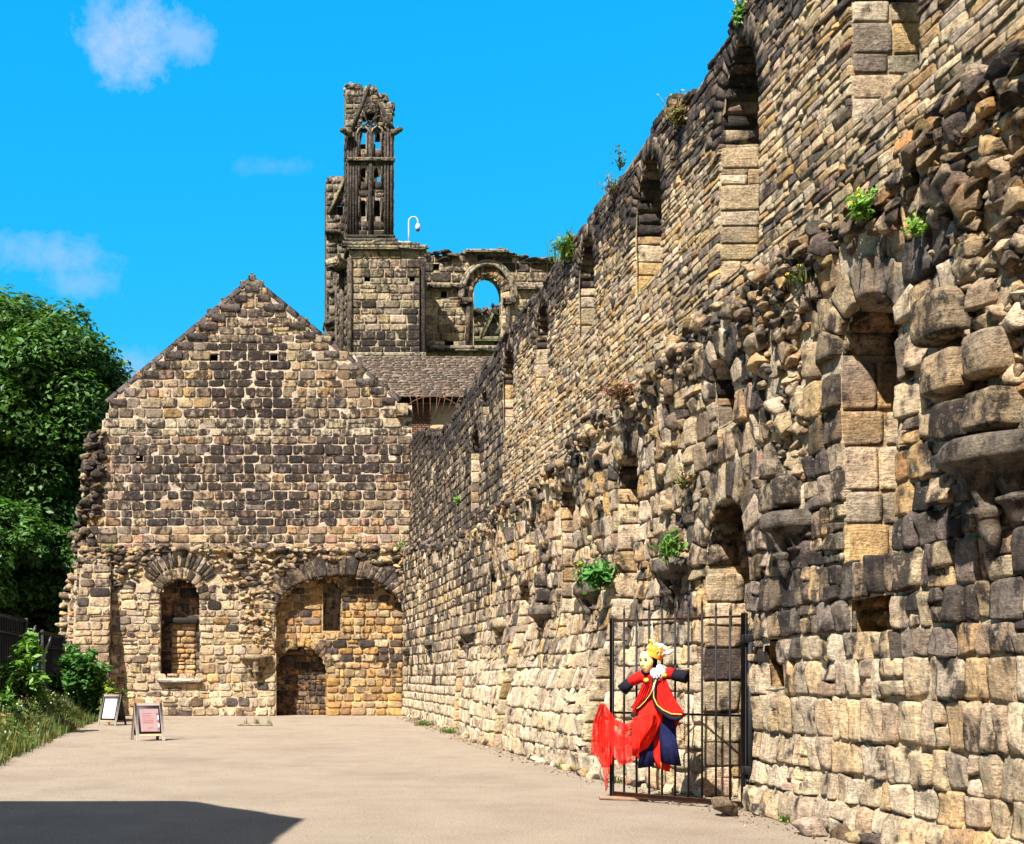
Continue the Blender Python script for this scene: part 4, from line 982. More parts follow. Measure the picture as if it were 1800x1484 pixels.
# ------------------------------------------------------------------ crossing-tower fragment
tow = thing('tower_fragment', 'slender blackened stone tower remnant with paired lancets and broken tracery at its head', 'ruined tower', ((650-CX)/FPX*80, 80, 0))
ox, oz, BO = fr(80.0)
TWc = dict(brown=4, dark=4, grey=2, tan=1.2)
lan = [Opening(ox(p), .19, oz(b), oz(t)-.22, .2, 0, .5) for (p, t, b) in ((638.7, 232, 263), (663.2, 232, 263), (638.7, 295, 323), (663.2, 295, 323), (638.7, 351, 381), (663.2, 351, 381))]
wall_mesh('front_face', tow, BO, ox(610), ox(692), oz(436), oz(225), .58, .95, lan, weights=TWc, darkf=lambda u, v: np.clip(.6+.5*fbm(P3(u, v), .9, 2, 70), 0, 1), soot=.2, mortar=(.30, .25, .19, 0), prot=.025, res=(5, 5), gap=(.05, .05), step=.06, hvar=.15, wvar=.3, mat='stone_far', rnd=.03, jit=.008)
a = Acc()
for sd, xx in ((-1, ox(609)), (1, ox(692))):
    Bq = lambda u, v, n: np.stack([xx+sd*n, 80+u, v], -1); Q = layout(0, 2.2, oz(436), oz(228), .58, .8); stones(a, Bq, Q, .03, colours(len(Q), TWc, np.full(len(Q), .5)), (5, 5), (.05, .05)); backing(a, Bq, 0, 2.2, oz(436), oz(228), .4, col=(.1, .08, .06, .3))
Bq = lambda u, v, n: np.stack([u, 82.2+0*u, v], -1)
backing(a, Bq, ox(609), ox(692), oz(436), oz(228), .12, [Opening(ox(p)+.12, .17, oz(b), oz(t), .2, 0) for p, t, b in ((667, 232, 262), (669, 293, 315))], col=(.10, .08, .06, .3))
a.build('side_walls', 'stone_far', tow)
def shaft(px0, py0, py1, r, Y=79.9, c=(.085, .07, .058, .35)):
    x = (px0-CX)/FPX*Y; tube(a, [(x, Y, EYE+(CY-py1)/FPX*Y), (x, Y, EYE+(CY-(py0+py1)/2)/FPX*Y), (x, Y, EYE+(CY-py0)/FPX*Y)], r, c, 8)
a = Acc()
for p in (612, 616.5, 621.5, 626.5, 677, 682, 688): shaft(p, 232, 424, .085, 79.9, (.075, .06, .05, .35))
shaft(651, 232, 424, .15)
for p in (631, 646, 656, 671): shaft(p, 232, 281, .06); shaft(p, 288, 330, .06); shaft(p, 346, 385, .06)
a.build('shafts', 'stone_far', tow)
a = Acc()
for (p0, p1, py, hh, c) in ((609, 694, 283, .20, .22), (604, 698, 425, .26, .10), (600, 702, 431, .34, .12), (609, 694, 418, .14, .08)):
    a = Acc(); box(a, ((ox(p0)+ox(p1))/2, 79.9, oz(py)), (ox(p1)-ox(p0), .6, hh), (c, c*.85, c*.68, .3), None, .06); a.build('string_course', 'stone_far', tow)
a = Acc(); dk = (.075, .065, .05, .3)
o3 = lambda px, py, Y=79.85: ((px-CX)/FPX*Y, Y, EYE+(CY-py)/FPX*Y)
for L in ([(619, 228), (634, 190), (646, 158), (650, 148)], [(691, 228), (680, 212), (672, 190), (664, 176)]): tube(a, [o3(*p) for p in L], [.16, .15, .14, .10], dk, 7)
def ringt(cx_, cy_, r, t0=0, t1=360, tk=.08): tube(a, [o3(cx_+r*math.cos(math.radians(t)), cy_-r*math.sin(math.radians(t))) for t in np.linspace(t0, t1, 20)], tk, dk, 6)
ringt(637, 213, 8.5); ringt(667, 213, 8.5); ringt(652, 190, 12, 0, 180); ringt(652, 205, 9.5, 200, 340); ringt(645.5, 192, 6); ringt(658.5, 192, 6)
for c_ in (638.7, 663.2): tube(a, [o3(c_-11, 236), o3(c_-8, 227), o3(c_, 221), o3(c_+8, 227), o3(c_+11, 236)], .08, (.3, .26, .2, .2), 6)
for L in ([(651, 240), (651, 222)], [(651, 222), (640, 200), (652, 178)], [(651, 222), (662, 200), (652, 178)], [(628, 222), (676, 222)]): tube(a, [o3(*p) for p in L], .08, dk, 6)
a.build('tracery', 'stone_far', tow)
Wp = dict(green=4, grey=3, tan=2, brown=1)
for (nm, p0, p1, tops, base, Y) in (('broken_pier', 607, 637, [(607, 153), (613, 148), (622, 148), (630, 150), (637, 158)], 236, 80.7), ('broken_pier', 662, 691, [(662, 176), (666, 168), (676, 169), (682, 182), (691, 184)], 236, 80.8), ('broken_pier', 636, 665, [(636, 172), (645, 160), (653, 156), (660, 160), (665, 172)], 200, 80.6)):
    ex, ez, BE2 = fr(Y); a = Acc(); tp = lambda u: np.interp(u, [ex(p[0]) for p in tops], [ez(p[1]) for p in tops])
    backing(a, BE2, ex(p0), ex(p1), ez(base), ez(148)+.2, .1, top=tp, col=(.24, .22, .14, .1)); Q = layout(ex(p0), ex(p1), ez(base), ez(146), .42, .7, top=tp); stones(a, BE2, Q, .06, colours(len(Q), Wp, np.full(len(Q), .2), .3), (6, 6), (.04, .04), rough=.03)
    for (xx, sd) in ((ex(p0), -1), (ex(p1), 1)):
        Bq = lambda u, v, n: np.stack([xx+sd*n, Y+u, v], -1); zt2 = float(tp(np.array(xx))); backing(a, Bq, 0, 1.2, ez(base), zt2, .25, col=(.2, .18, .12, .3))
    Bq = lambda u, v, n: np.stack([u, Y+1.2+0*u, v], -1); backing(a, Bq, ex(p0), ex(p1), ez(base), ez(148)+.2, .15, top=tp, col=(.2, .18, .12, .3))
    N = 34; u = R.uniform(ex(p0), ex(p1), N); rocks(a, np.stack([u, Y+R.uniform(0, 1.2, N), tp(u)+R.normal(-.02, .08, N)], -1), R.uniform(.25, .6, (N, 3)), colours(N, Wp, np.full(N, .2)), m=4)
    a.build(nm, 'stone_far', tow)
for (p, py, sd) in ((611, 232, -1), (694, 231, 1)):
    a = Acc(); Yg = 79.6; c0 = o3(p-sd*6, py+3, Yg); c1 = o3(p+sd*8, py-2, Yg-.3)
    tube(a, [c0, o3(p, py+2, Yg-.1), o3(p+sd*5, py, Yg-.2), c1], [.26, .22, .18, .14], (.12, .10, .06, .3), 9); ellipsoid(a, o3(p+sd*8.5, py-3, Yg-.3), (.24, .2, .16), (.11, .09, .05, .3), noise=.3)
    tube(a, [o3(p+sd*6, py-2, Yg-.2), o3(p+sd*5, py-8, Yg-.1)], [.1, .02], (.3, .3, .32, 0), 6); a.build('gargoyle', 'stone_far', tow)
# rear pinnacle left of the tower, with stepped buttress below
pin = thing('rear_pier', 'broken grey pier standing behind and left of the blackened tower remnant', 'ruined pier', ((588-CX)/FPX*84, 84, 0))
px_, pz_, BP = fr(84.0)
tp = lambda u: np.interp(u, [px_(573), px_(576), px_(590), px_(605), px_(620)], [pz_(320), pz_(312), pz_(308), pz_(311), pz_(316)])
wall_mesh('masonry', pin, BP, px_(573), px_(620), pz_(640), pz_(306), .55, .8, [Opening(px_(598), .22, pz_(380), pz_(366), .25, 0, .5)], top=tp, weights=dict(grey=4, green=1.5, brown=2), darkf=lambda u, v: np.full_like(u, .25), soot=.3, mortar=(.22, .18, .12, .2), prot=.03, res=(5, 5), gap=(.05, .05), step=.15, mat='stone_far', rnd=.04)
a = Acc(); tube(a, [(px_(604), 83.8, pz_(318)), (px_(590), 83.8, pz_(352)), (px_(579), 83.8, pz_(376))], .12, (.18, .16, .09, .2), 6); box(a, (px_(585), 83.8, pz_(410)), (px_(600)-px_(571), .6, .2), (.14, .12, .09, .3), None, .05)
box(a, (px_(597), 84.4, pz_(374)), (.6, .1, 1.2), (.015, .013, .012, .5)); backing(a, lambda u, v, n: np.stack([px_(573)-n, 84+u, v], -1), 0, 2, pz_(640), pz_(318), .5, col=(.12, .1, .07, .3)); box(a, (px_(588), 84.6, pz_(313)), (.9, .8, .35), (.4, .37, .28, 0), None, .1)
a.build('mouldings', 'stone_far', pin)
a = Acc(); sx_, sz_, BS_ = fr(70.0)
for (p0, p1, a0, a1, dy) in ((585, 600, 620, 470, 0), (577, 596, 640, 520, -.8), (568, 590, 660, 580, -1.6)):
    Bq = lambda u, v, n: BS_(u, v, n-dy); Q = layout(sx_(p0), sx_(p1), sz_(a0+60), sz_(a1), .5, .6); stones(a, Bq, Q, .03, colours(len(Q), dict(brown=3, grey=3, tan=1), np.full(len(Q), .4)), (5, 5), (.05, .05)); backing(a, Bq, sx_(p0), sx_(p1), sz_(a0+60), sz_(a1), .3, col=(.2, .16, .12, .2))
    box(a, ((sx_(p0)+sx_(p1))/2, 70.5+dy, sz_(a1)+.05), (sx_(p1)-sx_(p0)+.2, 1.4, .3), (.10, .085, .06, .3), [[.86, 0, -.5], [0, 1, 0], [.5, 0, .86]], .06)
a.build('stepped_buttress', 'stone_far', church)
# camera mast
cc = thing('security_camera_mast', 'white swan-neck security camera mast on the transept top beside the dark tower', 'security camera', ((718-CX)/FPX*66, 66, EYE+(CY-428)/FPX*66))
c3 = lambda px, py: ((px-CX)/FPX*65.6, 65.6, EYE+(CY-py)/FPX*65.6)
a = Acc(); tube(a, [c3(718.5, 428), c3(718.5, 410), c3(718.5, 392)]+[c3(726.5-8*math.cos(t), 390-8.5*math.sin(t)) for t in np.linspace(.1, math.pi, 12)]+[c3(734.5, 395)], .042, (.42, .44, .48, 0), 10); tube(a, [c3(700, 425), c3(719, 428)], .05, (.3, .3, .32, 0), 8); box(a, c3(716, 427), (.35, .2, .12), (.4, .4, .42, 0), None, .02); a.build('pole', 'paint', cc)
a = Acc(); ellipsoid(a, c3(734.5, 399.5), (.15, .15, .2), (.5, .5, .53, 0)); tube(a, [c3(734.5, 394), c3(734.5, 397)], .1, (.7, .7, .72, 0)); a.build('camera_housing', 'paint', cc)
a = Acc(); ellipsoid(a, c3(734.5, 404), (.115, .115, .1), (.05, .05, .06, 0)); a.build('lens_dome', 'paint', cc)
# perched bird
bd = thing('bird', 'small black bird perched on the right shoulder of the broken tower head', 'bird', o3(691, 202, 79.9)); a = Acc()
ellipsoid(a, o3(690.5, 198.5, 79.9), (.10, .12, .22), (.012, .012, .016, 0), [[.9, 0, -.43], [0, 1, 0], [.43, 0, .9]]); ellipsoid(a, o3(688.6, 193.4, 79.9), (.09, .1, .09), (.012, .012, .016, 0)); tube(a, [o3(687.6, 193.4, 79.9), o3(685.5, 194, 79.9)], [.03, .004], (.02, .02, .02, 0), 6)
tube(a, [o3(691, 200, 79.9), o3(693.5, 205, 79.9)], [.07, .04], (.012, .012, .016, 0), 6); tube(a, [o3(690.6, 201, 79.9), o3(690, 204, 79.9)], .015, (.02, .02, .02, 0), 5); a.build('bird_body', 'paint', bd)
# ------------------------------------------------------------------ foliage
def leaves(acc, C, Nn, size, cols, aspect=1.7, fold=.25):
    """one bent leaf (two facets) per point"""
    n = len(C); size = np.broadcast_to(np.asarray(size, float), (n,))[:, None]
    Nn = Nn/(np.linalg.norm(Nn, axis=1)[:, None]+1e-9); r = R.normal(0, 1, (n, 3)); A = np.cross(Nn, r); A /= np.linalg.norm(A, axis=1)[:, None]+1e-9; B_ = np.cross(Nn, A)
    p0 = C-A*size*.5*aspect; p1 = C+B_*size*.42+Nn*size*fold*.5; p2 = C+A*size*.5*aspect; p3 = C-B_*size*.42+Nn*size*fold*.5
    V = np.stack([p0, p1, p2, p3], 1).reshape(-1, 3); i = np.arange(n)[:, None]*4
    F = np.concatenate([np.hstack([i, i+1, i+2]), np.hstack([i, i+2, i+3])])
    acc.add(V, F, np.repeat(np.hstack([cols, np.zeros((n, 1))]), 4, 0))
def sph(n):
    d = R.normal(0, 1, (n, 3)); return d/np.linalg.norm(d, axis=1)[:, None]
def clump_leaves(acc, cen, rad, n, size, base, var=.25, flat=.75):
    for c, r in zip(cen, rad):
        d = sph(n); k = np.where(R.random(n) < .75, R.uniform(.78, 1.05, n), R.uniform(.2, .8, n))
        P = np.array(c)+d*(k*r*(1+.25*fbm(d+np.array(c), 2.5, 2, 9)))[:, None]*np.array([1, 1, flat])
        Nn = d*.7+np.array([0, 0, .8])+R.normal(0, .45, (n, 3))
        col = np.array(base)*(1+var*R.normal(0, 1, (n, 1))).clip(.4, 1.9)*(1+.08*R.normal(0, 1, (n, 3)))*(.85+.3*R.random())
        leaves(acc, P, Nn, size*R.uniform(.6, 1.3, n), col.clip(.003, .5))
def trunk(acc, base, top, r0, limbs, col=(.07, .05, .035, 0)):
    b = np.array(base, float); t = np.array(top, float); m = 9; s = np.linspace(0, 1, m)[:, None]
    P = b+(t-b)*s+np.stack([.15*np.sin(s[:, 0]*5), .1*np.cos(s[:, 0]*4), 0*s[:, 0]], 1)*(t[2]-b[2])*.05
    tube(acc, P, r0*(1-.75*s[:, 0]), col, 10)
    for L in limbs:
        L = np.array(L); k = random.uniform(.35, .9); s0 = b+(t-b)*k; mid = (s0+L)/2+np.array([0, 0, .3]); tube(acc, [s0, mid, L], [r0*.35, r0*.22, r0*.06], col, 7)
def tree(label, Y, ell, n_cl, r_cl, n_lf, size, base, x_px, group='broadleaf trees behind the fence'):
    X0 = (x_px-CX)/FPX*Y; t = thing('broadleaf_tree', label, 'tree', (X0, Y, 0), group); k = Y/FPX
    cen = []; rad = []
    for (cx_, cy_, rx, ry, w) in ell:
        m = int(n_cl*w); d = sph(m); q = np.where(R.random(m) < .8, R.uniform(.75, 1.0, m), R.uniform(.3, .75, m))
        rm = r_cl*R.uniform(.65, 1.25, m)
        X = X_at(cx_, Y)+d[:, 0]*(rx*k-rm*.8)*q; Z = Z_at(cy_, Y)+d[:, 2]*(ry*k-rm*.7)*q; Yy = Y+d[:, 1]*(rx*k*.85)*q
        cen += list(np.stack([X, Yy, Z], 1)); rad += list(rm)
    a = Acc(); clump_leaves(a, cen, rad, n_lf, size, base); a.build('crown', 'leaf', t)
    a = Acc(); trunk(a, (X0, Y, 0), (X0+.4, Y, Z_at(ell[0][1], Y)), .45, [cen[i] for i in R.choice(len(cen), 14, replace=False)]); a.build('trunk', 'bark', t)
GRN = (.044, .108, .016)
tree('tall dense broadleaf tree with a rounded crown left of the gable wall', 57, [(42, 735, 205, 228, .62), (40, 960, 155, 190, .38), (-90, 760, 140, 230, .3)], 270, 1.5, 520, .22, GRN, 30)
tree('shorter dark broadleaf tree leaning in from the left edge, lower crown hanging behind the fence', 52, [(-20, 990, 120, 130, 1.0)], 60, 1.0, 520, .20, (.05, .125, .018), -25)
tree('low spreading tree filling the shade between the fence and the broken wall edge', 53.5, [(105, 1010, 60, 100, .4), (60, 1100, 90, 70, .4), (-30, 1110, 90, 80, .4)], 60, .9, 420, .18, (.045, .11, .02), 80)

# ------------------------------------------------------------------ black metal fence with raking stays
def stay(pts, parent):
    a = Acc(); P = np.array(pts); tube(a, P, .055, (.1, .1, .1, 0), 8); tube(a, P+np.array([0, .06, .04]), .03, (.1, .1, .1, 0), 6); a.build('curved_stay', 'black_paint', parent)
FX = -8.0
def fence(label, y0, y1, h):
    t = thing('metal_fence', label, 'fence', (FX, (y0+y1)/2, 0), 'black fence panels along the planting bed')
    a = Acc(); n = int((y1-y0)/.16)
    for i in range(n): box(a, (FX+(.03 if i % 2 else 0), y0+(i+.5)*(y1-y0)/n, h/2), (.04, (y1-y0)/n*.93, h-.1+.04*math.sin(i*1.3)), (.1, .1, .1, 0), None, .008)
    a.build('sheeting', 'black_paint', t)
    for z in (h-.06, h-.55, h*.5): a = Acc(); box(a, (FX+.09, (y0+y1)/2, z), (.09, y1-y0, .09), (.1, .1, .1, 0), None, .01); a.build('rail', 'black_paint', t)
    for y in (y0+.1, y1-.1):
        a = Acc(); box(a, (FX+.12, y, h/2), (.12, .12, h+.05), (.1, .1, .1, 0), None, .015); a.build('post', 'black_paint', t)
        s = np.linspace(0, 1, 16); zz = (h-.25)*(1-s); xx = FX+.2+.22*np.exp(-((s-0)/.13)**2)+1.25*sstep(s, .55, 1.0); stay(np.stack([xx, y+0*s, zz], 1), t)
fence('black sheet fence panel at the left picture edge, nearest and tallest in view', 27.6, 31.8, 3.62)
fence('black sheet fence panel rising behind the big ash sapling', 32.4, 38.4, 3.60)
fence('far black sheet fence panel ending beside the dark green bush and tree', 41.0, 45.6, 3.32)
for i, (y, zt_) in enumerate(((35.2, 2.2), (38.9, 1.2))):
    t = thing('raking_stay', ['long curved black iron stay running down into weeds at the left edge', 'short curved black iron stay ending in weeds left of the dark bush'][i], 'iron stay', (FX+.3, y, 0))
    a = Acc(); s = np.linspace(0, 1, 12); P = np.stack([FX+.25+1.1*s**1.3, y+0*s, zt_*(1-s)+.02], 1); tube(a, P, .07, (.1, .1, .1, 0), 8); tube(a, P+np.array([0, .09, .05]), .035, (.1, .1, .1, 0), 6); a.build('curved_bar', 'black_paint', t)
    a = Acc(); box(a, (FX+1.34, y, .35), (.06, .06, .9), (.1, .1, .1, 0), None, .01); a.build('stake', 'black_paint', t)

# saplings and shrubs in the bed
def shrub(name, label, cat, base, h, spread, n_st, n_lf, size, col, up=.5, group=None, compound=True):
    t = thing(name, label, cat, base, group); a = Acc(); b = Acc(); bx, by, bz = base
    for i in range(n_st):
        an = random.uniform(0, 6.28); rr = spread*random.uniform(.2, 1.0); hh = h*random.uniform(.55, 1.0)*(1-.25*rr/spread)
        tip = np.array([bx+rr*math.cos(an), by+rr*math.sin(an), bz+hh]); mid = np.array([bx+rr*.45*math.cos(an), by+rr*.45*math.sin(an), bz+hh*.6]); st = np.array([bx+.08*spread*math.cos(an), by+.08*spread*math.sin(an), bz])
        tube(b, [st, mid, tip], [.012*h**.5, .008*h**.5, .003], (.10, .12, .04, 0), 5)
        m = n_lf; s = R.uniform(.22, 1.05, m); P = np.where((s < .6)[:, None], st+(mid-st)*(s/.6)[:, None], mid+(tip-mid)*((s-.6)/.4)[:, None])
        off = sph(m)*np.array([1, 1, .6]); k = R.uniform(.05, 1, m)[:, None]*size*(2.6 if compound else 1.5)*(1.25-s*.5)[:, None]
        P = P+off*k; cc = np.array(col)*(1+.22*R.normal(0, 1, (m, 1))).clip(.45, 1.8)*(1+.35*((s > .85)*R.random(m))[:, None])
        leaves(a, P, off*.5+np.array([0, 0, .9])+R.normal(0, .4, (m, 3)), size*R.uniform(.6, 1.25, m), cc.clip(.003, .5), 2.4)
    a.build('foliage', 'leaf', t); b.build('stems', 'leaf', t); return t
def at(px, Y, py=None): return (X_at(px, Y), Y, 0 if py is None else Z_at(py, Y))
shrub('ash_sapling', 'tall bright green ash sapling in front of the black fence at far left', 'sapling', (-6.9, 33.2, 0), 3.15, .62, 22, 150, .15, (.075, .165, .02), group='saplings in the planting bed')
shrub('ash_sapling', 'smaller leafy sapling at the very left edge below the fence top', 'sapling', (-7.0, 29.0, 0), 1.55, .8, 20, 130, .14, (.06, .14, .025), group='saplings in the planting bed')
shrub('bushy_sapling', 'dense dark green bush against the buttress with reddish young tips', 'bush', (-6.75, 42.3, 0), 2.95, 1.2, 44, 150, .15, (.04, .115, .02), group='saplings in the planting bed')
shrub('bushy_sapling', 'low leafy bush directly behind the left pavement sign', 'bush', (-6.1, 43.2, 0), 1.9, .9, 24, 110, .13, (.07, .15, .025), group='saplings in the planting bed')
shrub('elder_shoot', 'small yellow-green shoot spreading above the left pavement sign', 'shoot', (-5.6, 41.6, 0), 1.75, .55, 7, 30, .13, (.20, .28, .03))
# rank weeds
a = Acc(); N = 26000; Yw = R.uniform(19, 46, N); edge = np.interp(Yw, [14, 21.3, 31.4, 40, 46], [-4.5, -4.95, -5.6, -6.05, -6.3]); t_ = R.random(N)**.8; Xw = edge+.06*fbm(P3(Yw, 0), 2, 2, 5)*3-t_*2.6
hmax = (.20+.95*sstep(t_, 0, .35))*(.75+.5*fbm(P3(Xw, Yw), .8, 2, 5)); Zw = hmax*R.random(N)
pal = np.array([(.05, .11, .015), (.09, .14, .02), (.15, .16, .03), (.06, .11, .02), (.20, .09, .02), (.035, .08, .015)])
pc = pal[R.choice(6, N, p=[.28, .26, .16, .16, .06, .08])]; leaves(a, np.stack([Xw, Yw, Zw], 1), R.normal(0, 1, (N, 3))+np.array([0, -.3, .2]), R.uniform(.03, .085, N), pc*(1+.2*R.normal(0, 1, (N, 1))).clip(.5, 1.6), 2.6)
def blades(acc, base, n, h, spread, col, var=.25, w=.008, lean=.5):
    b = np.array(base); an = R.uniform(0, 6.28, n); rr = spread*np.sqrt(R.random(n)); hh = h*R.uniform(.45, 1.1, n); ln = lean*R.random(n)*hh
    P0 = b+np.stack([rr*np.cos(an), rr*np.sin(an), 0*an], 1); an2 = an+R.normal(0, .8, n); d = np.stack([np.cos(an2), np.sin(an2), 0*an], 1); s = np.stack([-np.sin(an2), np.cos(an2), 0*an], 1)*w
    P1 = P0+d*ln[:, None]*.35+np.array([0, 0, 1])*hh[:, None]*.6; P2 = P0+d*ln[:, None]+np.array([0, 0, 1])*hh[:, None]
    V = np.stack([P0-s, P0+s, P1+s*.8, P1-s*.8, P2], 1).reshape(-1, 3); i = np.arange(n)[:, None]*5
    c = np.hstack([np.array(col)*(1+var*R.normal(0, 1, (n, 1))).clip(.4, 1.8), np.zeros((n, 1))]); n0 = acc.n
    acc.add(V, np.hstack([i, i+1, i+2, i+3]), np.repeat(c, 5, 0)); acc.F.append(np.hstack([i+3, i+2, i+4])+n0)
for _ in range(620):
    y = random.uniform(19, 45.5); e = float(np.interp(y, [14, 21.3, 31.4, 40, 46], [-4.5, -4.95, -5.6, -6.05, -6.3])); x = e-random.random()**1.3*2.4
    blades(a, (x, y, 0), 16, .30+.75*min(1, (e-x)/1.0), .22, random.choice([(.06, .11, .02), (.10, .13, .03), (.17, .14, .05), (.05, .09, .015)]), w=.010)
m = 420; Yw = R.uniform(19, 45, m); e = np.interp(Yw, [14, 21.3, 31.4, 40, 46], [-4.5, -4.95, -5.6, -6.05, -6.3]); leaves(a, np.stack([e-R.uniform(.3, 2.4, m), Yw, R.uniform(.4, 1.15, m)], 1), sph(m), .05, np.array([[.6, .58, .5]])*np.ones((m, 1)), 1.2)
o = a.build('undergrowth', 'leaf'); tag(o, 'rank weeds and grasses along the left edge of the paving', 'undergrowth', kind='stuff')

# plants rooted in the masonry
def wall_plant(name, label, base, h, spread, n_st, n_lf, size, col, grass=0, flowers=0, fcol=(.75, .55, .02), red=0):
    t = thing(name, label, 'wall plant', base); a = Acc(); b = np.array(base)
    if grass: blades(a, b, int(grass*.7), h, spread, [c*.75 for c in col], w=.009, lean=1.3)
    for i in range(n_st):
        an = random.uniform(0, 6.28); rr = spread*random.uniform(.1, 1); tip = b+np.array([rr*math.cos(an), rr*math.sin(an), h*random.uniform(.4, 1)]); tube(a, [b, (b+tip)/2+np.array([0, 0, .05*h]), tip], [.008, .006, .003], (*[c*.8 for c in col], 0), 4)
        m = n_lf; s = R.uniform(.2, 1, m)[:, None]; P = b+(tip-b)*s+R.normal(0, size*.8, (m, 3)); cc = np.array(col)*(1+.25*R.normal(0, 1, (m, 1))).clip(.4, 1.8)
        if red: k = R.random(m) < red; cc[k] = np.array([.16, .05, .035])
        leaves(a, P, sph(m)+np.array([-.3, -.3, .8]), size*R.uniform(.6, 1.3, m), cc, 1.9)
    if flowers:
        an = R.uniform(0, 6.28, flowers); P = b+np.stack([spread*.8*np.cos(an)*R.random(flowers), spread*.8*np.sin(an)*R.random(flowers), h*R.uniform(.55, 1.05, flowers)], 1); leaves(a, np.repeat(P, 3, 0), sph(flowers*3), .045, np.ones((flowers*3, 1))*np.array([fcol]), 1.1)
    a.build('foliage', 'leaf', t)
    return t
def on(px, py, X=6.05): Y = FPX*X/(px-CX); return (X, Y, Z_at(py, Y))
G1, G2, G3 = (.09, .20, .025), (.13, .26, .03), (.10, .12, .03)
wall_plant('wallflower', 'leafy plant with yellow flowers on the wall top above the first full arch', on(1302, 40, 6.3), .40, .14, 8, 16, .05, G1, flowers=26)
wall_plant('wall_shrub', 'dry straggly shrub on the wall top between first and second tall arches', on(1192, 225, 6.25), .55, .30, 26, 16, .045, (.16, .15, .06), flowers=5, red=.15)
wall_plant('wall_weed', 'wispy dark-stemmed weed against the sky above the second arch', on(1090, 300, 6.3), .50, .16, 8, 7, .04, (.06, .10, .04))
wall_plant('wall_weed', 'dry reddish tuft on the wall top left of the second arch', on(1075, 345, 6.25), .38, .25, 16, 10, .04, (.14, .14, .06), red=.25)
wall_plant('moss_cushion', 'bright green leafy cushion on the wall top above the third arch', on(1000, 455, 6.3), .50, .42, 30, 24, .06, (.10, .17, .02), grass=60)
wall_plant('rubble_weed', 'green weed among large rubble stones above the big blocked arch', on(1515, 385, 5.85), .28, .14, 14, 16, .045, G2, flowers=5)
wall_plant('rubble_weed', 'small green tuft on the arch stones right of the big blocked window', on(1606, 412, 5.85), .16, .10, 8, 10, .04, G2)
wall_plant('rubble_weed', 'sparse yellow-flowered grass on rubble left of the big blocked window', on(1412, 500, 5.85), .2, .22, 10, 5, .03, G3, grass=30, flowers=8)
wall_plant('rubble_weed', 'reddish trailing plant on the broken ledge above the tall slim window', on(1100, 700, 5.9), .22, .5, 30, 14, .05, (.15, .10, .05), red=.5)
wall_plant('corbel_grass', 'spiky bright green fern tuft growing on the corbel above the gate', on(1180, 978, 5.75), .34, .16, 10, 14, .07, (.09, .19, .03), grass=34)
wall_plant('corbel_plant', 'broad-leaved green plant hanging from the corbel left of the gate', on(1050, 1028, 5.75), .42, .26, 24, 18, .09, (.055, .17, .03))
wall_plant('corbel_flower', 'thin yellow-flowered stem on the corbel beside the broad-leaved plant', on(1016, 1030, 5.7), .42, .12, 6, 8, .04, G3, flowers=10)
wall_plant('joint_weed', 'trailing reddish stems below the ruined pier above the corbel fern', on(1205, 860, 5.95), .3, .3, 16, 12, .035, (.13, .14, .04), red=.3)
wall_plant('joint_weed', 'tiny light green weed in the joints of the far upper wall', on(805, 885, 6.3), .25, .2, 8, 12, .05, G2)
wall_plant('ledge_tuft', 'light green tuft on the ledge below the far dark doorway', on(872, 918, 5.95), .25, .2, 8, 14, .05, G2)
gp_ = lambda px, py, n=.3: (gx(px), YG-n, gz(py))
wall_plant('ledge_grass', 'bright grass tuft at the left end of the gable ledge', gp_(192, 970), .42, .28, 0, 0, .05, G2, grass=110)
wall_plant('ledge_grass', 'green leafy tuft at the right end of the gable ledge', gp_(706, 972), .45, .30, 10, 18, .09, G1, grass=80)
wall_plant('ledge_grass', 'small grass tuft above the right end of the relieving arch', gp_(648, 985), .30, .30, 6, 10, .08, G2, grass=60)
wall_plant('ledge_grass', 'tiny grass tuft on the gable ledge above the arch crown', gp_(534, 974), .22, .2, 4, 8, .07, G2, grass=40)
wall_plant('ledge_grass', 'yellowish wispy weed on the gable ledge above the niche', gp_(232, 978), .35, .2, 8, 10, .06, (.25, .22, .05))
wall_plant('edge_ivy', 'yellow-green ivy on the broken left edge of the gable wall', gp_(130, 1085, -.1), .9, .3, 14, 18, .10, (.16, .18, .03))
for lab, px, py, h, sp_, gr in (('long strip of grass along the wall foot near the gable', 745, 1276, .22, .35, 200), ('second grass tuft along the wall foot further from the gable', 790, 1289, .2, .3, 160), ('green weed tuft at the wall foot midway along', 1000, 1352, .16, .22, 160),
                                ('low green tuft at the wall foot just left of the gate', 1085, 1376, .14, .16, 110), ('small weed at the wall foot beside the pale loose block', 1384, 1446, .09, .07, 60)):
    Yq = FPX*EYE/(py-CY); wall_plant('foot_grass', lab, (X_at(px, Yq), Yq, 0), h, sp_, 6, 10, .04, (.10, .17, .03), grass=gr)

# ------------------------------------------------------------------ iron gate, swung half open
GA, GB = np.array([4.74, 15.35, 0]), np.array([5.97, 14.04, 0]); GD = (GB-GA)/np.linalg.norm(GB-GA); GN = np.array([GD[1], -GD[0], 0]); GL = np.linalg.norm(GB-GA)
def gp(px, py, off=0.0):
    d = np.array([(px-CX)/FPX, 1, (CY-py)/FPX]); c = np.array([0, 0, EYE]); A = GA+GN*off
    return c+d*(np.dot(A-c, GN)/np.dot(d, GN))
gate = thing('iron_gate', 'tall black spiked iron bar gate standing half open before the arched doorway', 'gate', tuple(GA*.5+GB*.5))
ic = (.1, .1, .1, 0)
for p, w in ((GA, .05), (GB, .066)):
    a = Acc(); box(a, (p[0], p[1], 1.24), (w, w, 2.40), ic, [[GD[0], GN[0], 0], [GD[1], GN[1], 0], [0, 0, 1]], .008); a.build('post', 'iron', gate)
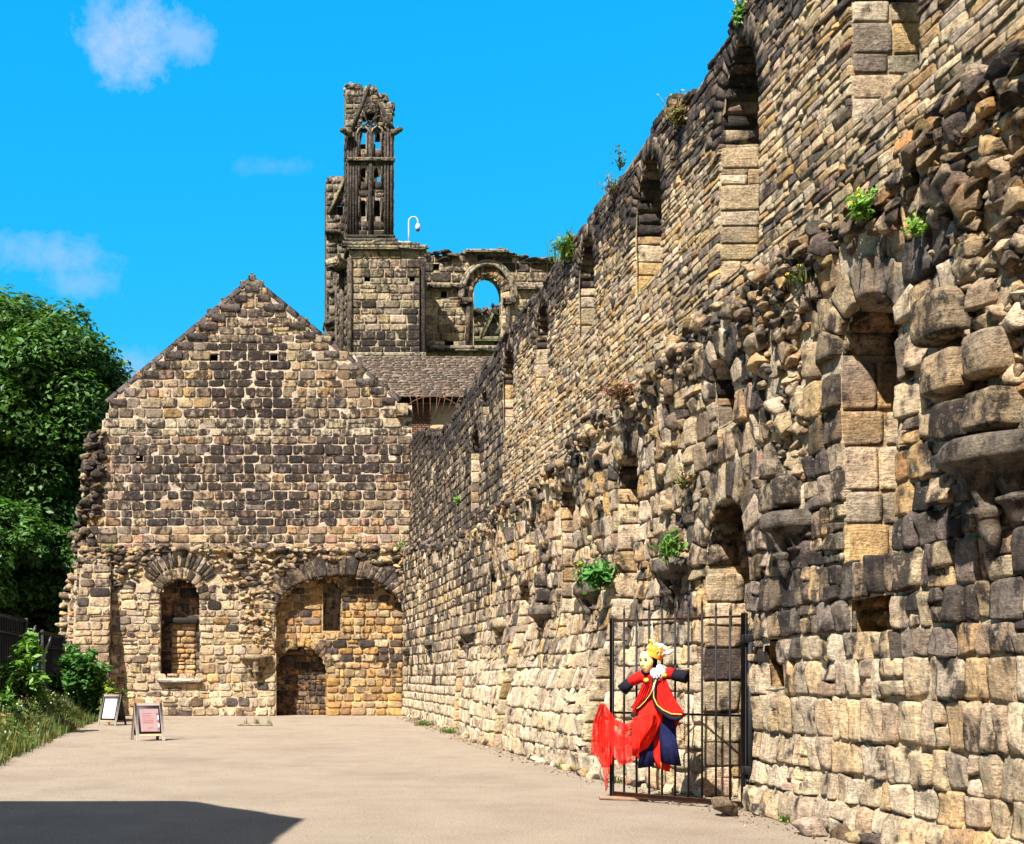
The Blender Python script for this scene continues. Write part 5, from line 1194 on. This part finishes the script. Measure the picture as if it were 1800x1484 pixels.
for z, w in ((2.40, .018), (1.17, .018)):
    a = Acc(); box(a, ((GA+GB)/2+np.array([0, 0, z])), (GL, w, .03), ic, [[GD[0], GN[0], 0], [GD[1], GN[1], 0], [0, 0, 1]], .004); a.build('rail', 'rust' if z > 2 else 'iron', gate)
a = Acc(); box(a, ((GA+GB)/2+np.array([0, 0, .075])), (GL-.02, .03, .07), ic, [[GD[0], GN[0], 0], [GD[1], GN[1], 0], [0, 0, 1]], .004); a.build('bottom_rail', 'rust', gate)
tipsy = [1078, 1064, 1060, 1054, 1051, 1050, 1048, 1048, 1054, 1062, 1072]
for i in range(11):
    t = i/10; p = GA+(GB-GA)*t*(1 if 0 < i < 10 else 1); zt3 = EYE+(CY-tipsy[i])/FPX*p[1]
    a = Acc(); tube(a, [(p[0], p[1], .06), (p[0], p[1], zt3-.14)], .0145, ic, 8); b = a.build('bar', 'iron', gate)
    a = Acc(); tube(a, [(p[0], p[1], zt3-.14), (p[0], p[1], zt3-.11), (p[0], p[1], zt3)], [.012, .016, .001], ic, 8); a.build('spike', 'iron', b)
a = Acc(); tube(a, [GB+np.array([.05, -.05, 0]), GB+np.array([.05, -.05, 2.15])], .03, ic, 10); a.build('hanging_post', 'iron', gate)
for z in (2.12, .5):
    a = Acc(); box(a, GB+np.array([.02, -.02, z]), (.12, .12, .10), ic, None, .01); tube(a, [GB+np.array([.0, 0, z]), GB+np.array([.22, -.03, z-.02])], .018, ic, 8); a.build('hinge', 'iron', gate)
a = Acc(); tube(a, [GB+np.array([.0, .02, 1.62]), GB+np.array([.22, .30, 1.60])], .022, ic, 8); a.build('brace', 'iron', gate)

# plank under the gate and loose stones
pl = thing('timber_plank', 'short weathered plank wedged under the free end of the gate', 'plank', (4.72, 15.25, 0)); a = Acc(); box(a, (4.85, 15.2, .025), (.62, .12, .045), (.20, .12, .075, 0), [[.93, .37, 0], [-.37, .93, 0], [0, 0, 1]], .008); a.build('board', 'wood', pl)
def loose(name, lab, X, Y, s, w, dark, seed, ex=None):
    t = thing(name, lab, 'stone', (X, Y, 0)); a = Acc(); c = colours(1, w, np.array([dark]), .1); rocks(a, [(X, Y, s[2]*.46)], [s], c, rot=np.array([ex]) if ex is not None else rand_rot(1, .15), m=12, planes=9, nz=.07); a.build('boulder', 'stone', t)
loose('loose_rock', 'rough brown rock wedged at the foot of the gate hinge post', 5.52, 13.45, (.30, .26, .25), dict(tan=1, brown=1), .1, 1)
loose('loose_block', 'squared pale-topped stone block lying on the paving by the wall foot', 5.72, 11.85, (.36, .30, .20), dict(pale=2, grey=1), 0, 2)
dc = thing('drain_slab', 'low flat stone slab with weeds sprouting in the middle of the paving', 'stone slab', at(448, 38.8)); a = Acc()
for dx in (-.38, 0, .38): box(a, (at(448, 38.8)[0]+dx, 38.8+random.uniform(-.1, .1), .03), (.42, .8, .06), (.26, .22, .16, 0), None, .02)
a.build('slab', 'stone', dc); a = Acc()
for x_ in (-.3, .05, .1, .5): blades(a, (at(448, 38.8)[0]+x_, 38.5, .03), 14, .28, .07, (.20, .18, .06), w=.01)
a.build('weeds', 'leaf', dc)
a = Acc(); N = 2600; Yp = R.uniform(7, 46, N); Xp = 5.25+R.random(N)**.5*.75-Dlow(Yp, .05+0*Yp)*.6; s = R.uniform(.006, .04, N)**1.0*(.5+Yp/40); rocks(a, np.stack([Xp, Yp, s*.3], 1), np.stack([s, s, s*.7], 1), colours(N, LIGHT, np.full(N, .15)), m=2)
N = 2200; Yp = R.uniform(8, 46, N); Xp = R.uniform(-4.2, 5.3, N); s = R.uniform(.003, .013, N)*(.6+Yp/30); rocks(a, np.stack([Xp, Yp, s*.3], 1), np.stack([s, s, s*.6], 1), colours(N, dict(tan=1, brown=2), np.full(N, .4)), m=2)
o = a.build('gravel', 'stone'); tag(o, 'loose grit and pebbles scattered along the wall foot', 'gravel', kind='stuff')

# ------------------------------------------------------------------ hanging costume figure on the gate
doll = thing('costume_figure', 'hanging cloth figure in red robe, yellow mask and gold crown tied to the iron gate', 'costume figure', tuple(gp(1150, 1350, .1)))
RED, BLK, NAVY, GOLD, SCAR = (.50, .014, .010, 0), (.012, .012, .02, 0), (.012, .014, .055, 0), (.75, .42, .10, 0), (.75, .02, .012, 0)
D2 = lambda w: w/125.0
def ring(c, w, d, n=36, wav=0, ph=0, k=7, tz=0):
    t = np.arange(n)/n*2*math.pi; rr = 1+wav*np.sin(k*t+ph)+wav*.5*np.sin(k*2.3*t+ph*2)
    return np.array(c)[None]+(np.cos(t)*w*rr)[:, None]*GD+(np.sin(t)*d*rr)[:, None]*GN+(tz*np.cos(t))[:, None]*np.array([0, 0, 1])
def cloth(name, rows, col, parent, n=44, mat='cloth', wav=.06, k=7, cap=True):
    a = Acc(); rg = [ring(gp(px, py, off), D2(w), d, n, wav*(i/(len(rows)-1))**.7, .3*i, k, tz) for i, (px, py, off, w, d, tz) in enumerate(rows)]
    loft(a, rg, col, cap=cap); return a.build(name, mat, parent)
# legs
cloth('trouser_leg', [(1137, 1262, .12, 10, .07, 0), (1138, 1290, .12, 12, .07, 0), (1137, 1320, .12, 12, .075, 0), (1136, 1349, .12, 13, .08, .02)], NAVY, doll, wav=.05)
cloth('trouser_leg', [(1166, 1242, .12, 10, .07, 0), (1171, 1270, .12, 13, .08, 0), (1175, 1305, .12, 14, .08, 0), (1180, 1343, .13, 16, .09, -.02)], NAVY, doll, wav=.05)
cloth('robe_tail', [(1155, 1255, .07, 12, .05, 0), (1156, 1300, .07, 13, .06, 0), (1161, 1335, .07, 16, .06, -.05), (1166, 1352, .07, 10, .05, -.03)], RED, doll, wav=.10)
cloth('skirt', [(1152, 1205, .16, 9, .09, 0), (1149, 1225, .17, 13, .10, 0), (1143, 1250, .19, 21, .12, .02), (1138, 1275, .20, 23, .13, .05), (1133, 1300, .20, 20, .12, .10), (1126, 1322, .19, 12, .08, .06)], SCAR, doll, wav=.09, k=9)
# robe: two wide front panels and a back
rb = cloth('robe', [(1152, 1186, .12, 12, .09, 0), (1151, 1196, .12, 18, .11, 0), (1152, 1210, .12, 22, .13, 0), (1153, 1228, .11, 30, .15, -.01), (1155, 1243, .10, 38, .15, -.03), (1156, 1252, .10, 43, .15, -.05)], RED, doll, n=64, wav=.12, k=9)
def panel(name, L, Rr, col, parent, off, mat='cloth', rip=.02, nu=22, th=.012, kf=5.0):
    """hanging fabric between two edges, with folds and a real thickness"""
    m = 26; s = np.linspace(0, 1, m); Lp = np.array(L, float); Rp = np.array(Rr, float)
    li = np.linspace(0, 1, len(Lp)); ri = np.linspace(0, 1, len(Rp)); a = Acc(); V = []
    for sgn in (0, 1):
        for si in s:
            l = [np.interp(si, li, Lp[:, j]) for j in range(2)]; r = [np.interp(si, ri, Rp[:, j]) for j in range(2)]
            for t in np.linspace(0, 1, nu):
                o_ = off+rip*math.sin(kf*6.28*t+si*2.5)*(.3+.7*si)+rip*.6*math.sin(kf*14*t+1.7+si*4)-sgn*th; V.append(gp(l[0]+(r[0]-l[0])*t, l[1]+(r[1]-l[1])*t, o_))
    V = np.array(V); F = list(gridF(nu, m))+list(gridF(nu, m)[:, ::-1]+nu*m); nm = nu*m
    for i in range(m-1): F += [[i*nu, (i+1)*nu, nm+(i+1)*nu, nm+i*nu], [i*nu+nu-1, nm+i*nu+nu-1, nm+(i+1)*nu+nu-1, (i+1)*nu+nu-1]]
    for j in range(nu-1): F += [[j, nm+j, nm+j+1, j+1], [(m-1)*nu+j, (m-1)*nu+j+1, nm+(m-1)*nu+j+1, nm+(m-1)*nu+j]]
    a.add(V, F, col); return a.build(name, mat, parent)
def edge(pts, off, col, r, parent, name): a = Acc(); tube(a, [gp(x, y, off) for x, y in pts], r, col, 8); return a.build(name, 'cloth', parent)
lp = panel('robe_front', [(1138, 1187), (1127, 1207), (1118, 1230), (1110, 1254)], [(1150, 1187), (1147, 1205), (1140, 1225), (1122, 1262)], RED, rb, .27)
rp = panel('robe_front', [(1152, 1190), (1149, 1215), (1152, 1235), (1168, 1258)], [(1168, 1188), (1178, 1215), (1190, 1238), (1198, 1256)], RED, rb, .27)
edge([(1148, 1192), (1149, 1206), (1146, 1215), (1138, 1228), (1127, 1240), (1118, 1247)], .30, BLK, .022, lp, 'black_trim'); edge([(1150, 1200), (1147, 1212), (1143, 1221), (1134, 1233), (1124, 1243), (1119, 1246)], .325, GOLD, .006, lp, 'gold_edging')
edge([(1154, 1192), (1150, 1206), (1149, 1222), (1152, 1236), (1160, 1248), (1170, 1256), (1180, 1262), (1192, 1264), (1199, 1258)], .30, BLK, .030, rp, 'black_trim'); edge([(1153, 1195), (1149, 1208), (1149, 1226), (1155, 1239), (1165, 1248), (1180, 1255), (1199, 1256)], .325, GOLD, .007, rp, 'gold_edging')
edge([(1111, 1256), (1116, 1260), (1122, 1263)], .30, BLK, .028, lp, 'black_hem')
panel('robe_back', [(1180, 1258), (1181, 1275), (1182, 1290)], [(1198, 1258), (1192, 1272), (1186, 1288)], RED, rb, .10, rip=.01)
# sleeves
def sleeve(pts, rr, col, name, parent, flat=1): a = Acc(); P = [gp(x, y, o_) for x, y, o_ in pts]; tube(a, P, [D2(r) for r in rr], col, 14); return a.build(name, 'cloth', parent)
s1 = sleeve([(1146, 1192, .12), (1136, 1189, .13), (1126, 1190, .14), (1117, 1194, .15), (1106, 1200, .16)], [9, 9.5, 10, 9.5, 7.5], RED, 'sleeve', doll); sleeve([(1109, 1198, .155), (1102, 1205, .16), (1094, 1213, .17)], [8, 9.5, 10.5], BLK, 'cuff', s1)
s2 = sleeve([(1158, 1190, .12), (1168, 1185, .12), (1177, 1184, .11), (1185, 1185, .10)], [9, 9, 10, 9], RED, 'sleeve', doll); sleeve([(1184, 1186, .10), (1195, 1188, .09), (1207, 1190, .08)], [9.5, 10, 11], BLK, 'cuff', s2)
a = Acc(); tube(a, [gp(1200, 1176, .1), gp(1218, 1175.5, .06)], .008, (.35, .22, .1, 0), 6); a.build('cane_rod', 'wood', doll)
# head: hood, mask, crown
hc = gp(1138, 1163, .19); fdir = GN*.98-GD*.05+np.array([0, 0, -.16]); fdir /= np.linalg.norm(fdir); sd = np.cross(fdir, [0, 0, 1]); sd /= np.linalg.norm(sd); upv = np.cross(sd, fdir)
HR = np.stack([sd, fdir, upv], 1); hp = lambda x, y, z: hc+HR@np.array([x, y, z])
a = Acc(); ellipsoid(a, hp(.02, -.05, .0), (.115, .12, .15), BLK, HR, 20, 14, .04); ellipsoid(a, hp(.03, -.05, -.15), (.10, .10, .09), BLK, HR, 16, 10, .1); hd = a.build('hood', 'cloth', doll)
V = []; nu, nv = 26, 26; a = Acc()
for i in range(nv):
    for j in range(nu):
        ph = -1.35+2.7*j/(nu-1); th = -1.3+2.6*i/(nv-1); x = .098*math.sin(ph)*math.cos(th*.9); z = .145*math.sin(th)*(1.0); w = 1-.25*max(0, -math.sin(th)); x *= w
        y = .105*math.cos(ph)*math.cos(th*.75)
        y += .032*math.exp(-((x/.017)**2+((z+.012)/.038)**2))+.010*math.exp(-((x/.03)**2+((z+.075)/.016)**2))+.010*math.exp(-((x/.03)**2+((z+.12)/.02)**2))
        for e in (-1, 1): y += -.020*math.exp(-(((x-e*.036)/.020)**2+((z-.026)/.015)**2))+.009*math.exp(-(((x-e*.038)/.026)**2+((z-.055)/.010)**2))+.008*math.exp(-(((x-e*.05)/.02)**2+((z+.03)/.025)**2))
        V.append(hp(x, y, z))
a.add(V, gridF(nu, nv), (.70, .54, .22, 0)); mk = a.build('face_mask', 'paint', doll)
for e in (-1, 1):
    a = Acc(); ellipsoid(a, hp(e*.036, .090, .026), (.019, .008, .011), (.015, .012, .01, 0), HR, 14, 8); a.build('eye', 'paint', mk)
    a = Acc(); tube(a, [hp(e*(.018+.012*k), .106-.006*k, .052+.006*math.sin(k*.9)) for k in range(4)], [.004, .005, .004, .002], (.05, .03, .01, 0), 6); a.build('eyebrow', 'paint', mk)
a = Acc(); tube(a, [hp(.024*math.cos(t), .112-.004*abs(math.cos(t)), -.078+.004*math.sin(t*2)) for t in np.linspace(0, math.pi, 9)], [.003, .006, .008, .007, .006, .007, .008, .006, .003], (.30, .03, .02, 0), 8); a.build('mouth', 'paint', mk)
a = Acc()
for e in (-1, 1): ellipsoid(a, hp(e*.010, .128, -.038), (.006, .005, .004), (.05, .02, .01, 0), HR, 8, 6)
a.build('nostrils', 'paint', mk)
cr = gp(1151, 1150, .15); cu = np.array([0, 0, 1.0])*.88+GD*.36-GN*.2; cu /= np.linalg.norm(cu); cs = np.cross(cu, GN); cs /= np.linalg.norm(cs); cf = np.cross(cs, cu)
a = Acc(); n = 72; rg = []
for lev, (h_, r_) in enumerate([(-.05, .108), (-.03, .114), (.0, .112), (.035, .117), (.06, .122), (None, .130)]):
    row = []
    for j in range(n):
        t = 2*math.pi*j/n; tri = abs(((j/n*9) % 1)-.5)*2; hh = (.07+.065*tri+.012*math.sin(j*.7)) if h_ is None else h_; row.append(cr+cs*math.cos(t)*r_+cf*math.sin(t)*r_+cu*hh)
    rg.append(row)
loft(a, rg, (.66, .28, .02, 0), cap=False); rg2 = [[cr+(np.array(p)-cr)*.96 for p in row] for row in rg]; loft(a, rg2, (.70, .30, .02, 0), cap=False)
for j in range(9):
    t = 2*math.pi*(j+.0)/9; ellipsoid(a, cr+cs*math.cos(t)*.131+cf*math.sin(t)*.131+cu*.136, (.014, .014, .014), (.85, .5, .1, 0), None, 10, 6)
    tube(a, [cr+cs*math.cos(t+q_)*.124+cf*math.sin(t+q_)*.124+cu*(.02+.05*math.sin(q_/.35*math.pi)) for q_ in np.linspace(0, .35, 7)], .006, (.9, .6, .2, 0), 5)
c_ = a.build('crown', 'paint', doll)
a = Acc(); ellipsoid(a, cr+cu*.07+cs*.03, (.105, .10, .085), (.72, .72, .74, 0), None, 18, 12, .35); tube(a, [cr+cs*.10+cu*.06, cr+cs*.17+cu*.09, cr+cs*.20+cu*.14], [.03, .035, .012], (.8, .8, .82, 0), 8); a.build('crown_lining', 'cloth', c_)
a = Acc()
for (px, py, w, h_) in ((1150, 1183, .05, .06), (1157, 1188, .06, .07), (1163, 1183, .05, .075), (1160, 1176, .05, .06), (1154, 1193, .045, .04)): ellipsoid(a, gp(px, py, .26), (w, w*.8, h_), (.78, .77, .76, 0), None, 16, 10, .2, int(px))
for k in range(26):
    p = gp(random.uniform(1147, 1167), random.uniform(1174, 1196), .312+random.uniform(-.01, .02)); ellipsoid(a, p, (.007, .007, .009), (.01, .01, .01, 0), None, 8, 6)
a.build('ruff', 'cloth', doll)
a = Acc(); tube(a, [gp(1149, 1196, .31), gp(1150, 1205, .33), gp(1148, 1216, .33)], .008, (.75, .72, .68, 0), 6); a.build('neck_chain', 'paint', doll)
for px, py in ((1168, 1187), (1136, 1196)):
    a = Acc(); ellipsoid(a, gp(px, py, .29), (.035, .03, .028), (.75, .42, .05, 0), None, 12, 8, .35, int(px)); a.build('gold_brooch', 'paint', doll)
a = Acc(); tube(a, [gp(1150, 1142, .16), gp(1147, 1120, .1), gp(1146, 1091, .02)], .004, (.6, .55, .45, 0), 5); a.build('hanging_cord', 'cloth', doll)
edge([(1112, 1262), (1118, 1269), (1120, 1279)], .25, GOLD, .007, doll, 'gold_cord'); edge([(1162, 1315), (1162, 1335), (1162, 1352)], .16, GOLD, .007, doll, 'gold_cord')

# red net scarf
sc = thing('net_scarf', 'sheer bright red net scarf draped from the gate post towards the hanging figure', 'scarf', tuple(gp(1062, 1390, .05)))
for off, L, Rr in ((.06, [(1056, 1236), (1044, 1262), (1040, 1295), (1038, 1325)], [(1066, 1237), (1074, 1265), (1078, 1300), (1076, 1345)]), (.10, [(1058, 1238), (1048, 1275), (1052, 1320), (1060, 1360), (1064, 1392)], [(1064, 1238), (1070, 1275), (1072, 1320), (1072, 1350), (1068, 1388)]),
                  (.04, [(1054, 1238), (1041, 1275), (1043, 1310), (1050, 1335)], [(1062, 1238), (1064, 1275), (1062, 1310), (1060, 1350)])):
    panel('hanging_fall', L, Rr, SCAR, sc, off, 'tulle', .03, 26, .003, 4)
for off, L, Rr in ((.14, [(1064, 1240), (1082, 1266), (1100, 1272), (1120, 1262)], [(1076, 1300), (1090, 1340), (1108, 1330), (1130, 1290)]), (.10, [(1066, 1242), (1076, 1280), (1098, 1300), (1124, 1270)], [(1074, 1320), (1090, 1347), (1112, 1340), (1128, 1310)]), (.17, [(1064, 1238), (1080, 1262), (1098, 1274), (1118, 1268)], [(1066, 1244), (1080, 1274), (1098, 1288), (1120, 1282)])):
    panel('swag', L, Rr, SCAR, sc, off, 'tulle', .012, 22, .003, 3)
panel('hip_drape', [(1150, 1250), (1146, 1275), (1130, 1300), (1118, 1330)], [(1112, 1262), (1118, 1290), (1122, 1312), (1124, 1336)], SCAR, doll, .33, 'cloth', .018, 22, .006, 3)

# ------------------------------------------------------------------ A-frame signs
def aboard(label, X, Y, yaw, h, w, spread, pink, lit):
    t = thing('pavement_sign', label, 'sign', (X, Y, 0), 'A-frame signs on the paving')
    cy_, sy_ = math.cos(yaw), math.sin(yaw); r = np.array([cy_, sy_, 0]); n = np.array([sy_, -cy_, 0]); c0 = np.array([X, Y, 0])
    def fr_(u, z, d, side): # point on a leaf: u across, z along height 0..h, d outwards
        s = side*(spread/2)*(1-z/h); return c0+r*u+n*s*1.0+np.array([0, 0, z])+n*side*d
    def bar(u0, z0, u1, z1, wd, th, side, col, name, parent):
        a = Acc(); p0 = fr_(u0, z0, 0, side); p1 = fr_(u1, z1, 0, side); ax = (p1-p0); L = np.linalg.norm(ax); ax /= L; nn_ = n*side; nn_ = nn_-ax*np.dot(nn_, ax); nn_ /= np.linalg.norm(nn_); b = np.cross(ax, nn_)
        box(a, (p0+p1)/2, (L, wd, th), col, np.stack([ax, b, nn_], 1), .006); return a.build(name, 'wood', parent)
    WD = (.30, .27, .25, 0)
    for side, nm in ((1, 'front_frame'), (-1, 'rear_frame')):
        col = WD if side > 0 else (.10, .065, .05, 0)
        f = bar(-w/2, 0, -w/2, h, .075, .035, side, col, nm, t)
        bar(w/2, 0, w/2, h, .075, .035, side, col, 'stile', f); bar(-w/2+.03, h-.035, w/2-.03, h-.035, .07, .034, side, (.22, .15, .13, 0) if side > 0 else col, 'top_rail', f); bar(-w/2+.03, .15, w/2-.03, .15, .06, .033, side, (.26, .19, .11, 0), 'lower_rail', f)
        a = Acc(); V = [fr_(-w/2+.035, .17, -.004, side), fr_(w/2-.035, .17, -.004, side), fr_(w/2-.035, h-.06, -.004, side), fr_(-w/2+.035, h-.06, -.004, side)]; V2 = [p-n*side*.02 for p in V]
        a.add(V+V2, [[0, 1, 2, 3], [7, 6, 5, 4], [0, 4, 5, 1], [1, 5, 6, 2], [2, 6, 7, 3], [3, 7, 4, 0]], (.018, .014, .022, 0)); a.build('board', 'paint', f)
    k0, k1 = -w/2+.10, w/2-.085
    def quad(acc, u0, z0, u1, z1, d, col): acc.add([fr_(u0, z0, d, 1), fr_(u1, z0, d, 1), fr_(u1, z1, d, 1), fr_(u0, z1, d, 1)], [[0, 1, 2, 3]], col)
    zb, zt_ = .24, h-.15; H = zt_-zb; W_ = k1-k0
    a = Acc(); quad(a, k0, zb, k1, zt_, .004, pink); ink = (.33, .10, .12, 0) if lit else (.62, .40, .40, 0)
    def words(zf, u0, u1, th, seed):
        rr = random.Random(seed); u = u0
        while u < u1:
            wl = rr.uniform(.05, .13); ue = min(u+wl, u1); quad(a, k0+W_*u, zb+H*zf, k0+W_*ue, zb+H*(zf+th), .007, ink); u = ue+.02
    rr = random.Random(3)
    P_ = []
    for i in range(40): P_.append(fr_(k0+W_*(.12+.50*i/39), zb+H*(.80+.018*math.sin(i*1.25)+.008*math.sin(i*.5)), .007, 1))
    tube(a, P_, .0035, ink, 5)
    words(.955, .06, .24, .02, 1)
    for zf, u0, u1, th in ((.71, .12, .52, .014), (.68, .12, .60, .014), (.63, .12, .64, .014), (.55, .12, .74, .022), (.49, .12, .72, .013), (.46, .12, .68, .013), (.42, .12, .72, .013), (.39, .12, .66, .013), (.36, .12, .70, .013), (.16, .34, .72, .014), (.12, .34, .60, .014), (.03, .12, .48, .022)): words(zf, u0, u1, th, int(zf*100))
    for zf in (.76, .44, .10):
        for q_ in range(6): t2 = q_*1.05; quad(a, k0+W_*(.93+.05*math.cos(t2))-.008, zb+H*(zf+.04*math.sin(t2))-.008, k0+W_*(.93+.05*math.cos(t2))+.008, zb+H*(zf+.04*math.sin(t2))+.010, .008, (.08, .04, .06, 0) if lit else (.45, .28, .32, 0))
    for zf in (.62, .28): quad(a, k0+W_*.93, zb+H*(zf-.08), k1-.002, zb+H*(zf+.08), .007, (.8, .8, .85, 0))
    a.build('poster', 'paint', t)
    a = Acc(); tube(a, [fr_(-w/2, h*.72, .02, 1), c0+r*(-w/2)+np.array([0, 0, h*.705]), fr_(-w/2, h*.72, .02, -1)], .012, (.03, .02, .02, 0), 6); a.build('spreader_strap', 'wood', t)
aboard('grey A-frame sign with pink poster, nearer and right of the pair on the paving', X_at(260, 29.6), 29.6, math.radians(20), .97, .68, .66, (.30, .20, .20, 0), True)
aboard('weathered A-frame sign with pale washed-out poster, farther, against the weeds', X_at(197, 38.9), 38.9, math.radians(-24), 1.05, .66, .70, (.50, .42, .42, 0), False)

# ------------------------------------------------------------------ building beside the viewer whose shadow crosses the foreground
bd2 = thing('flat_roofed_stone_building', 'plain stone building left of and behind the viewpoint shading the foreground paving', 'building', (-10, 2, 0))
PL = [(-30, 10.05), (-5.17, 10.05), (-3.7, 8.15), (-4.14, 6.1), (-4.14, -12), (-30, -12)]; HB = 8.0
for i in range(len(PL)-1):
    p0, p1 = np.array(PL[i]), np.array(PL[i+1]); L = np.linalg.norm(p1-p0); d = (p1-p0)/L; n = np.array([-d[1], d[0]])
    Bx = lambda u, v, nn_, p0=p0, d=d, n=n: np.stack([p0[0]+d[0]*u+n[0]*nn_, p0[1]+d[1]*u+n[1]*nn_, v], -1)
    if i < 4: wall_mesh('wall', bd2, Bx, 0, L, 0, HB, .4, .7, weights=dict(tan=3, grey=2, cream=2), darkf=lambda u, v: np.full_like(u, .2), res=(5, 5), step=.5, gap=(.03, .03), hvar=.1)
a = Acc(); V = [(x, y, HB) for x, y in PL]; n0 = len(V); a.add(V, [[0, 1, 2, 3], [0, 3, 4, 5]], (.12, .1, .09, 0)); a.build('roof', 'paint', bd2)
